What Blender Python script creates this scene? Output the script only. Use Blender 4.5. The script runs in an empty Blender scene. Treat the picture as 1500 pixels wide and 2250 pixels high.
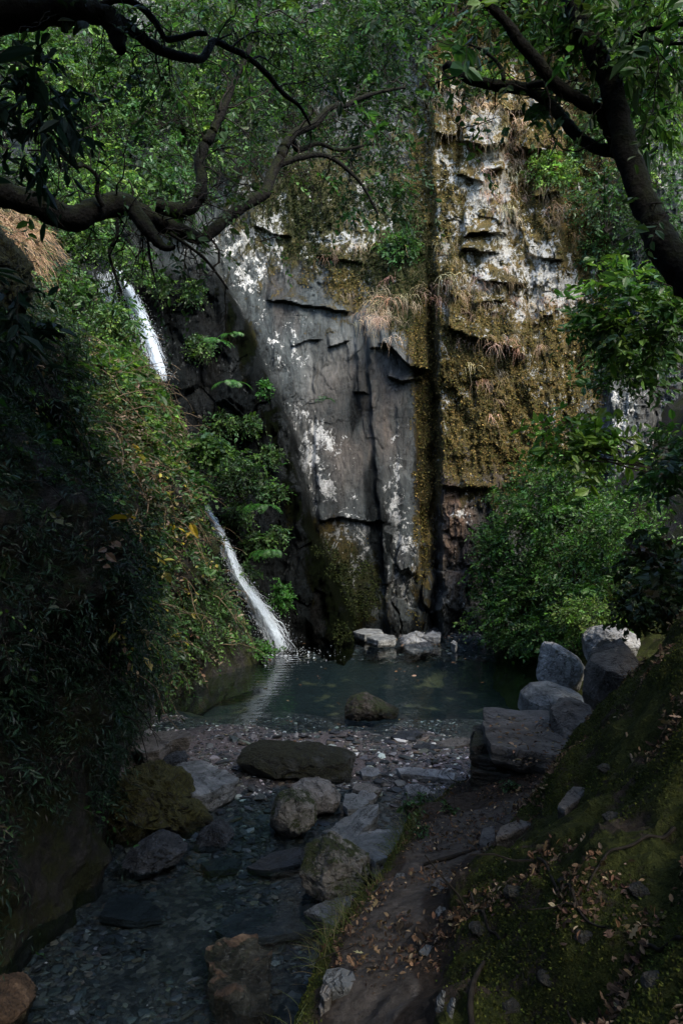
import bpy, math
import numpy as np
from math import radians
from mathutils import Vector

S = bpy.context.scene
COL = S.collection
RNG = np.random.default_rng(11)

# ------------------------------------------------------------------ camera, sky, sun, exposure
CAMZ, FPX, CX, CY = 2.5, 1750.0, 750.0, 1125.0          # photo is 1500 x 2250
cam_d = bpy.data.cameras.new("camera")
cam = bpy.data.objects.new("camera", cam_d); COL.objects.link(cam)
cam.location = (0, 0, CAMZ); cam.rotation_euler = (radians(90), 0, 0)
cam_d.sensor_fit = 'VERTICAL'; cam_d.sensor_height = 36; cam_d.sensor_width = 24; cam_d.lens = 28
cam_d.clip_start = 0.05; cam_d.clip_end = 500
S.camera = cam

TO_SUN = Vector((0.38, -0.58, 0.72)).normalized()
W = bpy.data.worlds.new("World"); S.world = W; W.use_nodes = True
wn = W.node_tree; wn.nodes.clear()
sky = wn.nodes.new("ShaderNodeTexSky"); sky.sky_type = 'NISHITA'; sky.sun_disc = False
sky.sun_elevation = math.asin(TO_SUN.z); sky.sun_rotation = math.atan2(TO_SUN.x, TO_SUN.y)
bg = wn.nodes.new("ShaderNodeBackground"); bg.inputs[1].default_value = 0.15
wo = wn.nodes.new("ShaderNodeOutputWorld")
wn.links.new(sky.outputs[0], bg.inputs[0]); wn.links.new(bg.outputs[0], wo.inputs[0])
sun_d = bpy.data.lights.new("sun", 'SUN'); sun_d.energy = 1.6; sun_d.angle = radians(28); sun_d.color = (1.0, 0.91, 0.76)
sun = bpy.data.objects.new("sun", sun_d); COL.objects.link(sun)
sun.rotation_euler = TO_SUN.to_track_quat('Z', 'Y').to_euler(); sun.location = (6, -6, 20)
S.view_settings.view_transform = 'Standard'; S.view_settings.look = 'None'
S.view_settings.exposure = 2.4; S.view_settings.gamma = 1.0
cy = S.cycles
cy.max_bounces = 6; cy.diffuse_bounces = 3; cy.glossy_bounces = 3; cy.transmission_bounces = 4; cy.transparent_max_bounces = 12
cy.use_denoising = True; cy.caustics_reflective = False; cy.caustics_refractive = False; cy.sample_clamp_indirect = 4.0

# ------------------------------------------------------------------ maths helpers
def P(px, py, d):
    px, py, d = np.broadcast_arrays(np.asarray(px, float), np.asarray(py, float), np.asarray(d, float))
    return np.stack([(px - CX) / FPX * d, d, CAMZ - (py - CY) / FPX * d], -1)
def dz(py, z): return (CAMZ - z) * FPX / (py - CY)       # distance at which a point of height z shows at row py
def PZ(px, py, z): return P(px, py, dz(np.asarray(py, float), z))
def unit(v): return v / np.maximum(np.linalg.norm(v, axis=-1, keepdims=True), 1e-9)
def sst(a, b, x):
    t = np.clip((x - a) / (b - a), 0, 1); return t * t * (3 - 2 * t)
_perm = np.random.default_rng(3).permutation(256); _perm = np.concatenate([_perm, _perm, _perm])
_G = unit(np.random.default_rng(4).normal(size=(256, 3)))
def pn(p):
    p = np.asarray(p, float); i = np.floor(p).astype(int); f = p - i; i &= 255
    u = f * f * f * (f * (f * 6 - 15) + 10); r = 0
    for dx in (0, 1):
        wx = u[..., 0] if dx else 1 - u[..., 0]
        for dy in (0, 1):
            wy = u[..., 1] if dy else 1 - u[..., 1]
            for dzz in (0, 1):
                wz = u[..., 2] if dzz else 1 - u[..., 2]
                h = _perm[_perm[_perm[i[..., 0] + dx] + i[..., 1] + dy] + i[..., 2] + dzz]
                r = r + wx * wy * wz * (_G[h] * (f - np.array([dx, dy, dzz]))).sum(-1)
    return r * 1.6
def fbm(p, o=4, gain=.5):
    p = np.asarray(p, float); r = 0; a = 1
    for k in range(o):
        r = r + a * pn(p * 2 ** k + 17.3 * k); a *= gain
    return r
def worley(x, y, seed=0, cheb=False):
    xi, yi = np.floor(x).astype(int), np.floor(y).astype(int)
    f1 = np.full(x.shape, 9.); f2 = f1.copy(); ida = np.zeros(x.shape); idb = ida.copy(); ox = ida.copy(); oy = ida.copy()
    tb = np.random.default_rng(100 + seed).random((4, 4096))
    for dx in (-1, 0, 1):
        for dy in (-1, 0, 1):
            h = ((xi + dx) * 73856093 ^ (yi + dy) * 19349663) % 4096
            cx, cyy = xi + dx + tb[0][h], yi + dy + tb[1][h]
            d = np.maximum(np.abs(x - cx), np.abs(y - cyy)) if cheb else np.hypot(x - cx, y - cyy); b = d < f1
            f2 = np.where(b, f1, np.minimum(f2, d)); f1 = np.where(b, d, f1)
            ida = np.where(b, tb[2][h], ida); idb = np.where(b, tb[3][h], idb); ox = np.where(b, x - cx, ox); oy = np.where(b, y - cyy, oy)
    return f1, f2, ida, idb, ox, oy
def crom(pts, n):
    """smooth curve through pts (m,k) sampled n times"""
    p = np.asarray(pts, float); m = len(p); t = np.linspace(0, m - 1, n); i = np.clip(t.astype(int), 0, m - 2); f = (t - i)[:, None]
    g = lambda k: p[np.clip(k, 0, m - 1)]
    a, b, c, d = g(i - 1), g(i), g(i + 1), g(i + 2)
    return .5 * (2 * b + (c - a) * f + (2 * a - 5 * b + 4 * c - d) * f ** 2 + (3 * b - a - 3 * c + d) * f ** 3)

# ------------------------------------------------------------------ object helpers
def tag(o, label=None, cat=None, group=None, kind=None):
    if label: o['label'] = label
    if cat: o['category'] = cat
    if group: o['group'] = group
    if kind: o['kind'] = kind
    return o
def thing(name, label, cat, loc=(0, 0, 0), group=None):
    o = bpy.data.objects.new(name, None); COL.objects.link(o); o.location = [float(v) for v in loc]; o.empty_display_size = .2
    return tag(o, label, cat, group)
def mesh(name, V, Fs, mat, parent=None, col=None, attrs=None, smooth=False):
    """V in world space; Fs one (n,k) array or a list of them"""
    if not isinstance(Fs, list): Fs = [Fs]
    V = np.asarray(V, np.float32)
    if parent is not None: V = V - np.array(parent.location, np.float32)
    me = bpy.data.meshes.new(name); me.vertices.add(len(V)); me.vertices.foreach_set('co', V.ravel())
    nl = sum(f.size for f in Fs); nf = sum(len(f) for f in Fs)
    me.loops.add(nl); me.polygons.add(nf)
    me.loops.foreach_set('vertex_index', np.concatenate([f.ravel() for f in Fs]).astype(np.int32))
    tot = np.concatenate([np.full(len(f), f.shape[1]) for f in Fs]).astype(np.int32)
    me.polygons.foreach_set('loop_start', np.concatenate([[0], np.cumsum(tot)[:-1]]).astype(np.int32))
    me.update(calc_edges=True)
    me.polygons.foreach_set('use_smooth', np.full(nf, smooth))
    if col is not None:
        a = me.color_attributes.new('Col', 'FLOAT_COLOR', 'POINT'); c = np.ones((len(V), 4), np.float32); c[:, :3] = col
        a.data.foreach_set('color', c.ravel())
    for k, v in (attrs or {}).items():
        a = me.attributes.new(k, 'FLOAT', 'POINT'); a.data.foreach_set('value', np.asarray(v, np.float32).ravel())
    me.materials.append(mat); me.validate()
    o = bpy.data.objects.new(name, me); COL.objects.link(o)
    if parent is not None: o.parent = parent
    return o
def grid_f(nu, nv, wrap=False):
    i = np.arange(nu * nv).reshape(nu, nv)
    if wrap: i = np.concatenate([i, i[:, :1]], 1)
    return np.stack([i[:-1, :-1], i[1:, :-1], i[1:, 1:], i[:-1, 1:]], -1).reshape(-1, 4)
def tubes(A, R, s=3):
    """A (N,m,3) polylines, R (N,m) radii -> V, F"""
    N, m, _ = A.shape
    T = unit(np.gradient(A, axis=1)); ref = np.where(np.abs(T[..., 2:3]) > .9, [[[1., 0, 0]]], [[[0, 0, 1.]]])
    B = unit(np.cross(T, ref)); C = np.cross(T, B)
    a = np.arange(s) * 2 * np.pi / s
    V = A[:, :, None] + R[:, :, None, None] * (B[:, :, None] * np.cos(a)[:, None] + C[:, :, None] * np.sin(a)[:, None])
    i = np.arange(N * m * s).reshape(N, m, s); j = np.roll(i, -1, 2)
    F = np.stack([i[:, :-1], j[:, :-1], j[:, 1:], i[:, 1:]], -1).reshape(-1, 4)
    return V.reshape(-1, 3), F
def cat(parts):
    Vs, Fs, n = [], [], 0
    for v, f in parts:
        Vs.append(v); Fs.append(f + n); n += len(v)
    return np.concatenate(Vs), np.concatenate(Fs)
def limb(pts, rad, n, s=12, rough=.12, seed=0):
    """gnarly tapered branch: pts (m,3), rad (m)"""
    c = crom(np.column_stack([pts, rad]), n); A, R = c[:, :3], np.maximum(c[:, 3], .002)
    A = A + (np.stack([pn(A * 3 + 5 + seed), pn(A * 3 + 50), pn(A * 3 + 90)], -1) * R[:, None] * .35)
    V, F = tubes(A[None], R[None], s)
    ctr = np.repeat(A, s, 0); d = V - ctr; rr = np.repeat(R, s)[:, None]
    V = ctr + d * (1 + rough * (1.2 * fbm(V * 2.2 / np.maximum(rr, .03) * .12 + seed, 3) + .8 * pn(V * 22))[:, None])
    return V, F, A, R

# leaf templates: (verts, [faces])
LEAF4 = (np.array([[0, 0, 0], [.5, .28, .06], [1, 0, -.02], [.5, -.28, .06]]), [np.array([[0, 2, 1], [0, 3, 2]])])
LEAF6 = (np.array([[0, 0, 0], [.3, .23, .05], [.68, .2, .05], [1, 0, -.1], [.68, -.2, .05], [.3, -.23, .05]]), [np.array([[0, 3, 2, 1], [0, 5, 4, 3]])])
NARROW = (np.array([[0, 0, 0], [.45, .12, .03], [1, 0, -.12], [.45, -.12, .03]]), [np.array([[0, 2, 1], [0, 3, 2]])])
LONG = (np.array([[0, 0, 0], [.2, .11, .04], [.5, .16, .03], [.8, .09, -.06], [1, 0, -.2], [.8, -.09, -.06], [.5, -.16, .03], [.2, -.11, .04]]), [np.array([[0, 4, 3, 2, 1], [0, 7, 6, 5, 4]])])
IVY = (np.array([[0, 0, 0], [-.08, .38, .05], [.33, .28, .02], [.42, .52, .1], [.68, .2, .04], [1, 0, -.1],
                 [.68, -.2, .04], [.42, -.52, .1], [.33, -.28, .02], [-.08, -.38, .05]]), [np.array([[0, 5, 4, 3, 2, 1], [0, 9, 8, 7, 6, 5]])])
OAK = (np.array([[0, 0, 0], [.15, .1, .1], [.25, .28, .16], [.38, .13, .02], [.55, .36, .2], [.66, .16, .04], [.85, .22, .2], [1, 0, .16],
                 [.85, -.2, .05], [.66, -.15, -.04], [.55, -.34, .15], [.38, -.13, 0], [.25, -.27, .12], [.15, -.1, .03]]),
       [np.array([[0, 7, 6, 5, 4, 3, 2, 1], [0, 13, 12, 11, 10, 9, 8, 7]])])
def leaves(Pp, Tp, Nn, size, col, tmpl=LEAF6, curl=0.0):
    t = unit(Tp); n = unit(Nn - t * (t * Nn).sum(-1, keepdims=True)); b = np.cross(n, t)
    tv, tf = tmpl; k = len(tv); N = len(Pp); size = np.broadcast_to(size, (N,))
    wv = (1 + RNG.normal(size=(N, 1)) * .18)
    zc = tv[:, 2][None] * (1 + curl * RNG.normal(size=(N, 1))) if curl else tv[:, 2][None]
    V = Pp[:, None] + size[:, None, None] * (tv[None, :, :1] * t[:, None] + (tv[None, :, 1] * wv)[..., None] * b[:, None] + (zc[..., None]) * n[:, None])
    off = (np.arange(N) * k)[:, None, None]
    F = [(f[None] + off).reshape(-1, f.shape[1]) for f in tf]
    return V.reshape(-1, 3), F, np.repeat(col, k, 0)
def pal(n, cols, w=None, var=.25):
    c = np.array(cols, float); w = np.array(w if w is not None else np.ones(len(c)), float); w /= w.sum()
    k = RNG.choice(len(c), n, p=w); return c[k] * np.exp(RNG.normal(size=(n, 1)) * var) * np.exp(RNG.normal(size=(n, 3)) * .06)
def sprigs(C, D, L, k, size, cols, w=None, droop=.3, tmpl=LEAF6, up=.8, twr=.0035):
    """leafy twigs at C pointing along D: returns (leaf V,F,col), (twig V,F)"""
    N = len(C); D = unit(D); L = np.broadcast_to(L, (N,)) * np.exp(RNG.normal(size=N) * .25)
    tt = (np.arange(k) + .6) / k; g = np.array([0, 0, -1.])
    pos = C[:, None] + D[:, None] * (L[:, None] * tt)[..., None] + g * (droop * L[:, None] * tt ** 2)[..., None]
    sd = unit(np.cross(D, RNG.normal(size=(N, 3)) * .5 + [0, 0, 1.]))[:, None] * np.where(np.arange(k) % 2, 1, -1)[None, :, None]
    tip = D[:, None] * .6 + sd * .9 + RNG.normal(size=(N, k, 3)) * .35 + g * droop * .8
    nor = np.array([0, 0, up]) + RNG.normal(size=(N, k, 3)) * .55 + D[:, None] * .25
    sz = size * np.exp(RNG.normal(size=N * k) * .2 + np.repeat(RNG.normal(size=N), k) * .28)
    base = pal(N, cols, w, .2)
    c = np.repeat(base, k, 0) * np.exp(RNG.normal(size=(N * k, 1)) * .16)
    lv = leaves(pos.reshape(-1, 3), tip.reshape(-1, 3), nor.reshape(-1, 3), sz, c, tmpl)
    ts = np.array([0, .5, 1.]); A = C[:, None] + D[:, None] * (L[:, None] * ts)[..., None] + g * (droop * L[:, None] * ts ** 2)[..., None]
    return lv, tubes(A, np.array([1, .7, .35])[None] * twr * np.ones((N, 1)), 3)
def surf_pts(V, F, n, wfun=None):
    """n random points on quads/tris"""
    a, b, c = V[F[:, 0]], V[F[:, 1]], V[F[:, 2]]; d = V[F[:, -1]]
    nr = np.cross(b - a, c - a) + np.cross(c - a, d - a); ar = np.linalg.norm(nr, axis=1)
    w = ar * (wfun((a + c) / 2) if wfun else 1); i = RNG.choice(len(F), n, p=w / w.sum())
    u, v = RNG.random((2, n, 1)); p = (a[i] * (1 - u) + b[i] * u) * (1 - v) + (d[i] * (1 - u) + c[i] * u) * v
    return p, unit(nr[i])
def blob_pts(ctr, rad, n, shell=.55):
    v = unit(RNG.normal(size=(n, 3))); r = (shell + (1 - shell) * RNG.random((n, 1))) ; lump = 1 + .38 * pn(v * 1.6 + np.array(ctr) * 3.1)[:, None] + .2 * pn(v * 4 + np.array(ctr))[:, None]
    return np.array(ctr) + v * r * lump * np.array(rad), v

# ------------------------------------------------------------------ materials
class M:
    def __init__(s, name):
        s.m = bpy.data.materials.new(name); s.m.use_nodes = True; s.t = s.m.node_tree; s.t.nodes.clear()
        s.o = s.t.nodes.new("ShaderNodeOutputMaterial")
        s.pos = s.n("ShaderNodeTexCoord").outputs['Object']
    def set(s, sock, v):
        if isinstance(v, bpy.types.NodeSocket): s.t.links.new(v, sock)
        elif isinstance(v, (tuple, list)) and sock.type == 'RGBA': sock.default_value = (*v[:3], 1)
        else: sock.default_value = v
    def n(s, typ, ins=None, **props):
        x = s.t.nodes.new(typ)
        for k, v in props.items(): setattr(x, k, v)
        for k, v in (ins or {}).items(): s.set(x.inputs[k], v)
        return x
    def map(s, sc=(1, 1, 1), rot=(0, 0, 0)): return s.n("ShaderNodeMapping", {'Vector': s.pos, 'Scale': sc, 'Rotation': rot}).outputs[0]
    def noise(s, sc, det=4, ro=.55, vec=None, dist=0): return s.n("ShaderNodeTexNoise", {'Vector': vec or s.pos, 'Scale': sc, 'Detail': det, 'Roughness': ro, 'Distortion': dist}).outputs['Fac']
    def vor(s, sc, vec=None, feat='F1', out='Distance'): return s.n("ShaderNodeTexVoronoi", {'Vector': vec or s.pos, 'Scale': sc}, feature=feat).outputs[out]
    def ramp(s, f, stops):
        r = s.n("ShaderNodeValToRGB", {'Fac': f}); e = r.color_ramp.elements
        while len(e) < len(stops): e.new(.5)
        for q, (p, c) in zip(e, stops): q.position = p; q.color = (*(c if isinstance(c, tuple) else (c, c, c)), 1)
        return r.outputs[0]
    def mix(s, f, a, b, mode='MIX'):
        x = s.n("ShaderNodeMix", data_type='RGBA', blend_type=mode)
        s.set(x.inputs[0], f); s.set(x.inputs[6], a); s.set(x.inputs[7], b); return x.outputs[2]
    def math(s, op, a, b=0., c=0., clamp=False):
        x = s.n("ShaderNodeMath", operation=op, use_clamp=clamp); s.set(x.inputs[0], a); s.set(x.inputs[1], b); s.set(x.inputs[2], c); return x.outputs[0]
    def attr(s, name, out='Fac'): return s.n("ShaderNodeAttribute", attribute_name=name).outputs[out]
    def step(s, x, lo, hi):
        return s.n("ShaderNodeMapRange", {'Value': x, 'From Min': lo, 'From Max': hi}, interpolation_type='SMOOTHSTEP').outputs[0]
    def bump(s, h, st=.5, d=.02, nrm=None):
        ins = {'Height': h, 'Strength': st, 'Distance': d}
        if nrm is not None: ins['Normal'] = nrm
        return s.n("ShaderNodeBump", ins).outputs[0]
    def bsdf(s, col, rough=.8, spec=.3, nrm=None, **kw):
        ins = {'Base Color': col, 'Roughness': rough, 'Specular IOR Level': spec}
        if nrm is not None: ins['Normal'] = nrm
        ins.update(kw); b = s.n("ShaderNodeBsdfPrincipled", ins); return b.outputs[0]
    def out(s, sh): s.t.links.new(sh, s.o.inputs['Surface']); return s.m

def mat_leaf(name, trans=.35, rough=.45, spec=.4):
    m = M(name); c = m.attr('Col', 'Color')
    d = m.bsdf(c, rough, spec)
    tc = m.mix(1.0, c, (1.5, 1.6, .7), 'MULTIPLY'); t = m.n("ShaderNodeBsdfTranslucent", {'Color': tc}).outputs[0]
    return m.out(m.n("ShaderNodeMixShader", {0: trans, 1: d, 2: t}).outputs[0])
LEAFM = mat_leaf("leaf"); GLOSSLEAF = mat_leaf("glossy_leaf", .35, .5, .25)
DRYLEAF = mat_leaf("dry_leaf", .15, .8, .1); STRAW = mat_leaf("straw", .25, .8, .1)

def mat_bark():
    m = M("mossy_bark"); nz = m.n("ShaderNodeSeparateXYZ", {0: m.n("ShaderNodeNewGeometry").outputs['Normal']}).outputs[2]
    a = m.noise(9, 6, .65); w = m.vor(30, m.map((1, 1, 1)))
    col = m.ramp(m.noise(24, 5), [(.3, (.002, .002, .0018)), (.7, (.0085, .0078, .0065))])
    moss = m.step(m.math('ADD', m.math('MULTIPLY', nz, .45), a), .45, .75)
    mc = m.ramp(m.noise(45, 3), [(.3, (.003, .0045, .0015)), (.7, (.012, .015, .004))])
    h = m.math('ADD', m.noise(60, 5, .7), m.math('MULTIPLY', w, .6))
    return m.out(m.bsdf(m.mix(moss, col, mc), .9, .15, m.bump(h, .8, .02)))
BARK = mat_bark()
def mat_twig():
    m = M("twig_bark"); return m.out(m.bsdf(m.ramp(m.noise(30), [(.3, (.006, .005, .004)), (.7, (.025, .021, .016))]), .9, .15))
TWIG = mat_twig()
def mat_drytwig():
    m = M("dry_twig"); return m.out(m.bsdf(m.ramp(m.noise(12), [(.3, (.06, .045, .03)), (.7, (.22, .16, .10))]), .9, .15))
DRYTWIG = mat_drytwig()

def mat_cliff():
    m = M("cliff_rock")
    st = m.map((1, 1, .28)); fine = m.map((1, 1, .55))
    n1 = m.noise(1.3, 7, .62, st, .4); n2 = m.noise(9, 6, .7, fine); n3 = m.noise(42, 4, .65)
    col = m.ramp(n1, [(.28, (.017, .021, .0215)), (.45, (.045, .054, .054)), (.58, (.078, .089, .087)), (.74, (.175, .185, .175))])
    warm = m.step(m.noise(.9, 5, .6, st, .8), .48, .68)
    col = m.mix(m.math('MULTIPLY', warm, .38), col, m.mix(n2, (.05, .042, .036), (.14, .115, .098)))
    col = m.mix(m.math('MULTIPLY', m.attr('rust'), m.step(n1, .3, .65)), col, (.13, .065, .03))
    col = m.mix(.75, col, m.ramp(n2, [(.25, .35), (.7, 1.35)]), 'MULTIPLY')
    # dark lichen crust spots
    spots = m.step(m.noise(15, 5, .7), .6, .66)
    col = m.mix(m.math('MULTIPLY', spots, .6), col, (.03, .032, .035))
    # white lichen and mineral streaks, plus the slab edge's painted lit streak
    lz = m.math('ADD', m.math('MULTIPLY', m.noise(2.4, 6, .68, m.map((1, 1, .75)), .6), .55), m.math('MULTIPLY', m.noise(9, 5, .7, m.map((1, 1, .8)), .8), .45))
    lich = m.step(m.math('ADD', lz, m.math('MULTIPLY', m.attr('lichen_lit'), .19)), .60, .64)
    # moss in ragged patches
    mz = m.math('ADD', m.math('MULTIPLY', m.noise(2.6, 7, .75, m.map((1, 1, .75)), .7), .75), m.math('MULTIPLY', n3, .25))
    moss = m.step(m.math('ADD', mz, m.math('MULTIPLY', m.attr('moss'), .34)), .655, .72)
    mcol = m.ramp(m.noise(4, 6, .7), [(.28, (.026, .025, .009)), (.45, (.08, .062, .017)), (.6, (.155, .105, .028)), (.75, (.22, .145, .05))])
    mcol = m.mix(m.step(m.noise(.8, 5, .65, dist=.8), .46, .62), mcol, m.mix(1.0, mcol, (.6, .66, .66), 'MULTIPLY'))
    mcol = m.mix(m.attr('green'), mcol, m.ramp(m.noise(6, 5, .7), [(.3, (.008, .014, .005)), (.7, (.035, .05, .012))]))
    mcol = m.mix(.8, mcol, m.ramp(n3, [(.25, .35), (.7, 1.4)]), 'MULTIPLY')
    col = m.mix(moss, col, mcol)
    lich2 = m.math('MULTIPLY', lich, m.math('SUBTRACT', 1.0, m.math('MULTIPLY', moss, .12)))
    col = m.mix(lich2, col, m.ramp(m.noise(28, 4), [(.3, (.22, .23, .225)), (.65, (.60, .59, .55))]))
    cr1 = m.math('ABSOLUTE', m.math('SUBTRACT', m.noise(1.1, 6, .6, m.map((1.6, 1, .45)), 1.0), .5)); cr2 = m.math('ABSOLUTE', m.math('SUBTRACT', m.noise(2.3, 5, .6, m.map((1, 1, 1.3), (.3, .2, 0)), .8), .47))
    ck = m.math('MAXIMUM', m.math('SUBTRACT', 1.0, m.step(cr1, .0, .007)), m.math('MULTIPLY', .8, m.math('SUBTRACT', 1.0, m.step(cr2, .0, .006)))); ck = m.math('MULTIPLY', ck, m.step(m.noise(1.7, 3), .42, .56))
    ck = m.math('MULTIPLY', ck, m.math('SUBTRACT', 1.0, m.math('MULTIPLY', moss, .8))); col = m.mix(m.math('MULTIPLY', ck, .75), col, (.01, .01, .011))
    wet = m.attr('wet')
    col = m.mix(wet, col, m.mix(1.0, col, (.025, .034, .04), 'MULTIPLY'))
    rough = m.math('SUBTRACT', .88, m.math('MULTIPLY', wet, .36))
    h = m.math('ADD', m.math('MULTIPLY', n2, .8), m.math('MULTIPLY', n3, .35))
    h = m.math('ADD', h, m.math('MULTIPLY', moss, m.math('MULTIPLY', m.noise(70, 4, .7), .9)))
    return m.out(m.bsdf(col, rough, m.math('SUBTRACT', .28, m.math('MULTIPLY', wet, .28)), m.bump(m.math('ADD', m.math('SUBTRACT', h, m.math('MULTIPLY', ck, .8)), m.math('MULTIPLY', m.noise(110, 3, .7), .22)), 1.0, .075)))
CLIFF = mat_cliff()

def mat_rock(name, base=((.05, .055, .06), (.14, .145, .15), (.25, .25, .245)), moss=.0, mosscol=((.012, .018, .004), (.05, .06, .012)), lich=.0, wetz=None, sc=1., rough=.8):
    m = M(name); geo = m.n("ShaderNodeNewGeometry"); nz = m.n("ShaderNodeSeparateXYZ", {0: geo.outputs['Normal']}).outputs[2]
    n1 = m.noise(3.2 * sc, 7, .65, dist=.5); n2 = m.noise(26 * sc, 5, .7); lay = m.noise(10 * sc, 4, .6, m.map((.25, .25, 2.5), (.2, .15, 0)))
    col = m.ramp(n1, [(.3, base[0]), (.5, base[1]), (.72, base[2])])
    col = m.mix(.7, col, m.ramp(n2, [(.25, .5), (.7, 1.3)]), 'MULTIPLY')
    col = m.mix(.4, col, m.ramp(lay, [(.35, .5), (.65, 1.25)]), 'MULTIPLY')
    if lich: col = m.mix(m.step(m.noise(9 * sc, 6, .7), .74 - lich * .25, .78 - lich * .25), col, (.55, .55, .52))
    h = m.math('ADD', n2, m.math('MULTIPLY', lay, .6))
    if moss:
        k = m.step(m.math('ADD', m.noise(5 * sc, 6, .7), m.math('MULTIPLY', nz, .16)), .82 - moss * .5, .92 - moss * .5)
        col = m.mix(k, col, m.ramp(m.noise(40, 5, .7), [(.3, mosscol[0]), (.7, mosscol[1])]))
        h = m.math('ADD', h, m.math('MULTIPLY', k, m.noise(90, 3, .7)))
    r = rough
    if wetz is not None:                                      # damp band just above the water line
        z = m.n("ShaderNodeSeparateXYZ", {0: geo.outputs['Position']}).outputs[2]
        wv = m.math('SUBTRACT', 1.0, m.step(m.math('ADD', z, m.math('MULTIPLY', n1, .06)), wetz, wetz + .06))
        col = m.mix(wv, col, m.mix(1.0, col, (.3, .3, .32), 'MULTIPLY')); r = m.math('SUBTRACT', rough, m.math('MULTIPLY', wv, .45))
    h = m.math('ADD', h, m.math('MULTIPLY', m.noise(75 * sc, 4, .75), .5)); cr = m.math('ABSOLUTE', m.math('SUBTRACT', m.noise(2.2 * sc, 5, .6, dist=1.2), .5)); ck = m.math('SUBTRACT', 1.0, m.step(cr, .0, .012)); h = m.math('SUBTRACT', h, m.math('MULTIPLY', ck, .8))
    return m.out(m.bsdf(m.mix(m.math('MULTIPLY', ck, .6), col, (.012, .012, .012)), r, .35, m.bump(h, .9, .035)))
GREY = ((.055, .06, .06), (.16, .168, .165), (.32, .325, .315))
SLATE = mat_rock("slate", GREY, wetz=.0)
SLATEDARK = mat_rock("dark_slate", ((.012, .015, .018), (.03, .035, .042), (.06, .067, .075)), rough=.6)
WETROCK = mat_rock("wet_rock", ((.012, .014, .017), (.035, .04, .046), (.08, .085, .09)), rough=.4)
PALE = mat_rock("pale_rock", ((.08, .083, .085), (.20, .205, .205), (.38, .38, .37)), lich=.4, wetz=.02)
TAN = mat_rock("tan_rock", ((.08, .073, .06), (.21, .195, .165), (.40, .375, .325)), moss=.55, wetz=.05)
TANBARE = mat_rock("bare_tan_rock", ((.08, .074, .064), (.20, .185, .165), (.36, .34, .31)), moss=.2, wetz=.04)
MOSSROCK = mat_rock("mossy_rock", ((.02, .02, .018), (.06, .058, .05), (.13, .125, .11)), moss=.9, mosscol=((.012, .014, .003), (.085, .08, .014)), wetz=.05)
DARKMOSS = mat_rock("dark_mossy_rock", ((.016, .017, .014), (.035, .036, .03), (.075, .075, .068)), moss=.62, mosscol=((.008, .009, .004), (.03, .03, .010)), lich=.18, wetz=.05)
WHITE = mat_rock("white_rock", ((.12, .122, .122), (.27, .27, .265), (.48, .475, .46)), lich=.3)
RUST = mat_rock("rusty_rock", ((.025, .018, .012), (.10, .062, .036), (.28, .19, .12)), sc=1.6, wetz=-.02)
BLOCK = mat_rock("brown_slate", ((.05, .045, .04), (.12, .11, .10), (.2, .185, .17)), moss=.12)
BLOCKWALL = mat_rock("mossy_slate_layers", ((.015, .014, .012), (.04, .037, .03), (.085, .08, .068)), moss=.45, mosscol=((.008, .01, .003), (.03, .033, .01)))

def mat_bed():
    m = M("gravel_bed"); v = m.vor(26, out='Color'); d = m.vor(26); g = m.n("ShaderNodeSeparateColor", {0: v}).outputs[0]
    dry = m.attr('dry')
    col = m.ramp(g, [(0, (.012, .013, .014)), (.5, (.03, .031, .032)), (.85, (.06, .056, .05)), (1, (.12, .11, .10))])
    fine = m.ramp(m.noise(60, 5, .7), [(.3, (.05, .042, .04)), (.6, (.13, .105, .10)), (.8, (.3, .27, .26))])
    col = m.mix(dry, col, fine)
    deep = m.attr('deep'); col = m.mix(deep, col, m.ramp(m.noise(1.6, 5, .6), [(.4, (.0015, .006, .0075)), (.58, (.003, .009, .010)), (.66, (.06, .058, .03))]))  # water's depth tint and light loss painted into the bed colour
    return m.out(m.bsdf(col, .75, .3, m.bump(m.math('ADD', m.math('MULTIPLY', d, -1.), m.noise(60, 4, .7)), .8, .02)))
BED = mat_bed()
def mat_bank():
    m = M("bank_soil"); moss, path = m.attr('moss'), m.attr('path')
    n1 = m.noise(7, 6, .7); n2 = m.noise(38, 5, .7)
    soil = m.ramp(n2, [(.25, (.012, .009, .007)), (.6, (.045, .035, .027)), (.8, (.09, .072, .058))])
    pc = m.ramp(m.noise(15, 7, .7), [(.3, (.034, .028, .023)), (.6, (.088, .076, .065)), (.8, (.165, .15, .133))])
    mc = m.ramp(m.noise(50, 5, .75), [(.25, (.009, .012, .003)), (.5, (.03, .037, .009)), (.75, (.07, .075, .018))])
    col = m.mix(m.step(m.math('ADD', path, m.math('MULTIPLY', n1, .5)), .6, .9), soil, pc)
    mk = m.step(m.math('ADD', m.math('MULTIPLY', moss, .5), n1), .68, .8); col = m.mix(mk, col, mc)
    h = m.math('ADD', m.noise(30, 6, .75), m.math('MULTIPLY', mk, m.noise(110, 3, .7)))
    return m.out(m.bsdf(col, .95, .12, m.bump(h, .9, .03)))
BANK = mat_bank()
def mat_slope():
    m = M("bank_rock"); n = m.noise(3, 7, .7)
    col = m.ramp(m.noise(18, 6, .7), [(.3, (.006, .006, .006)), (.55, (.02, .019, .017)), (.8, (.07, .068, .06))])
    mk = m.step(n, .44, .58); col = m.mix(mk, col, m.ramp(m.noise(45, 5, .7), [(.3, (.004, .006, .002)), (.7, (.026, .03, .007))]))
    return m.out(m.bsdf(col, .9, .2, m.bump(m.noise(22, 7, .7), .9, .05)))
SLOPE = mat_slope()
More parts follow.
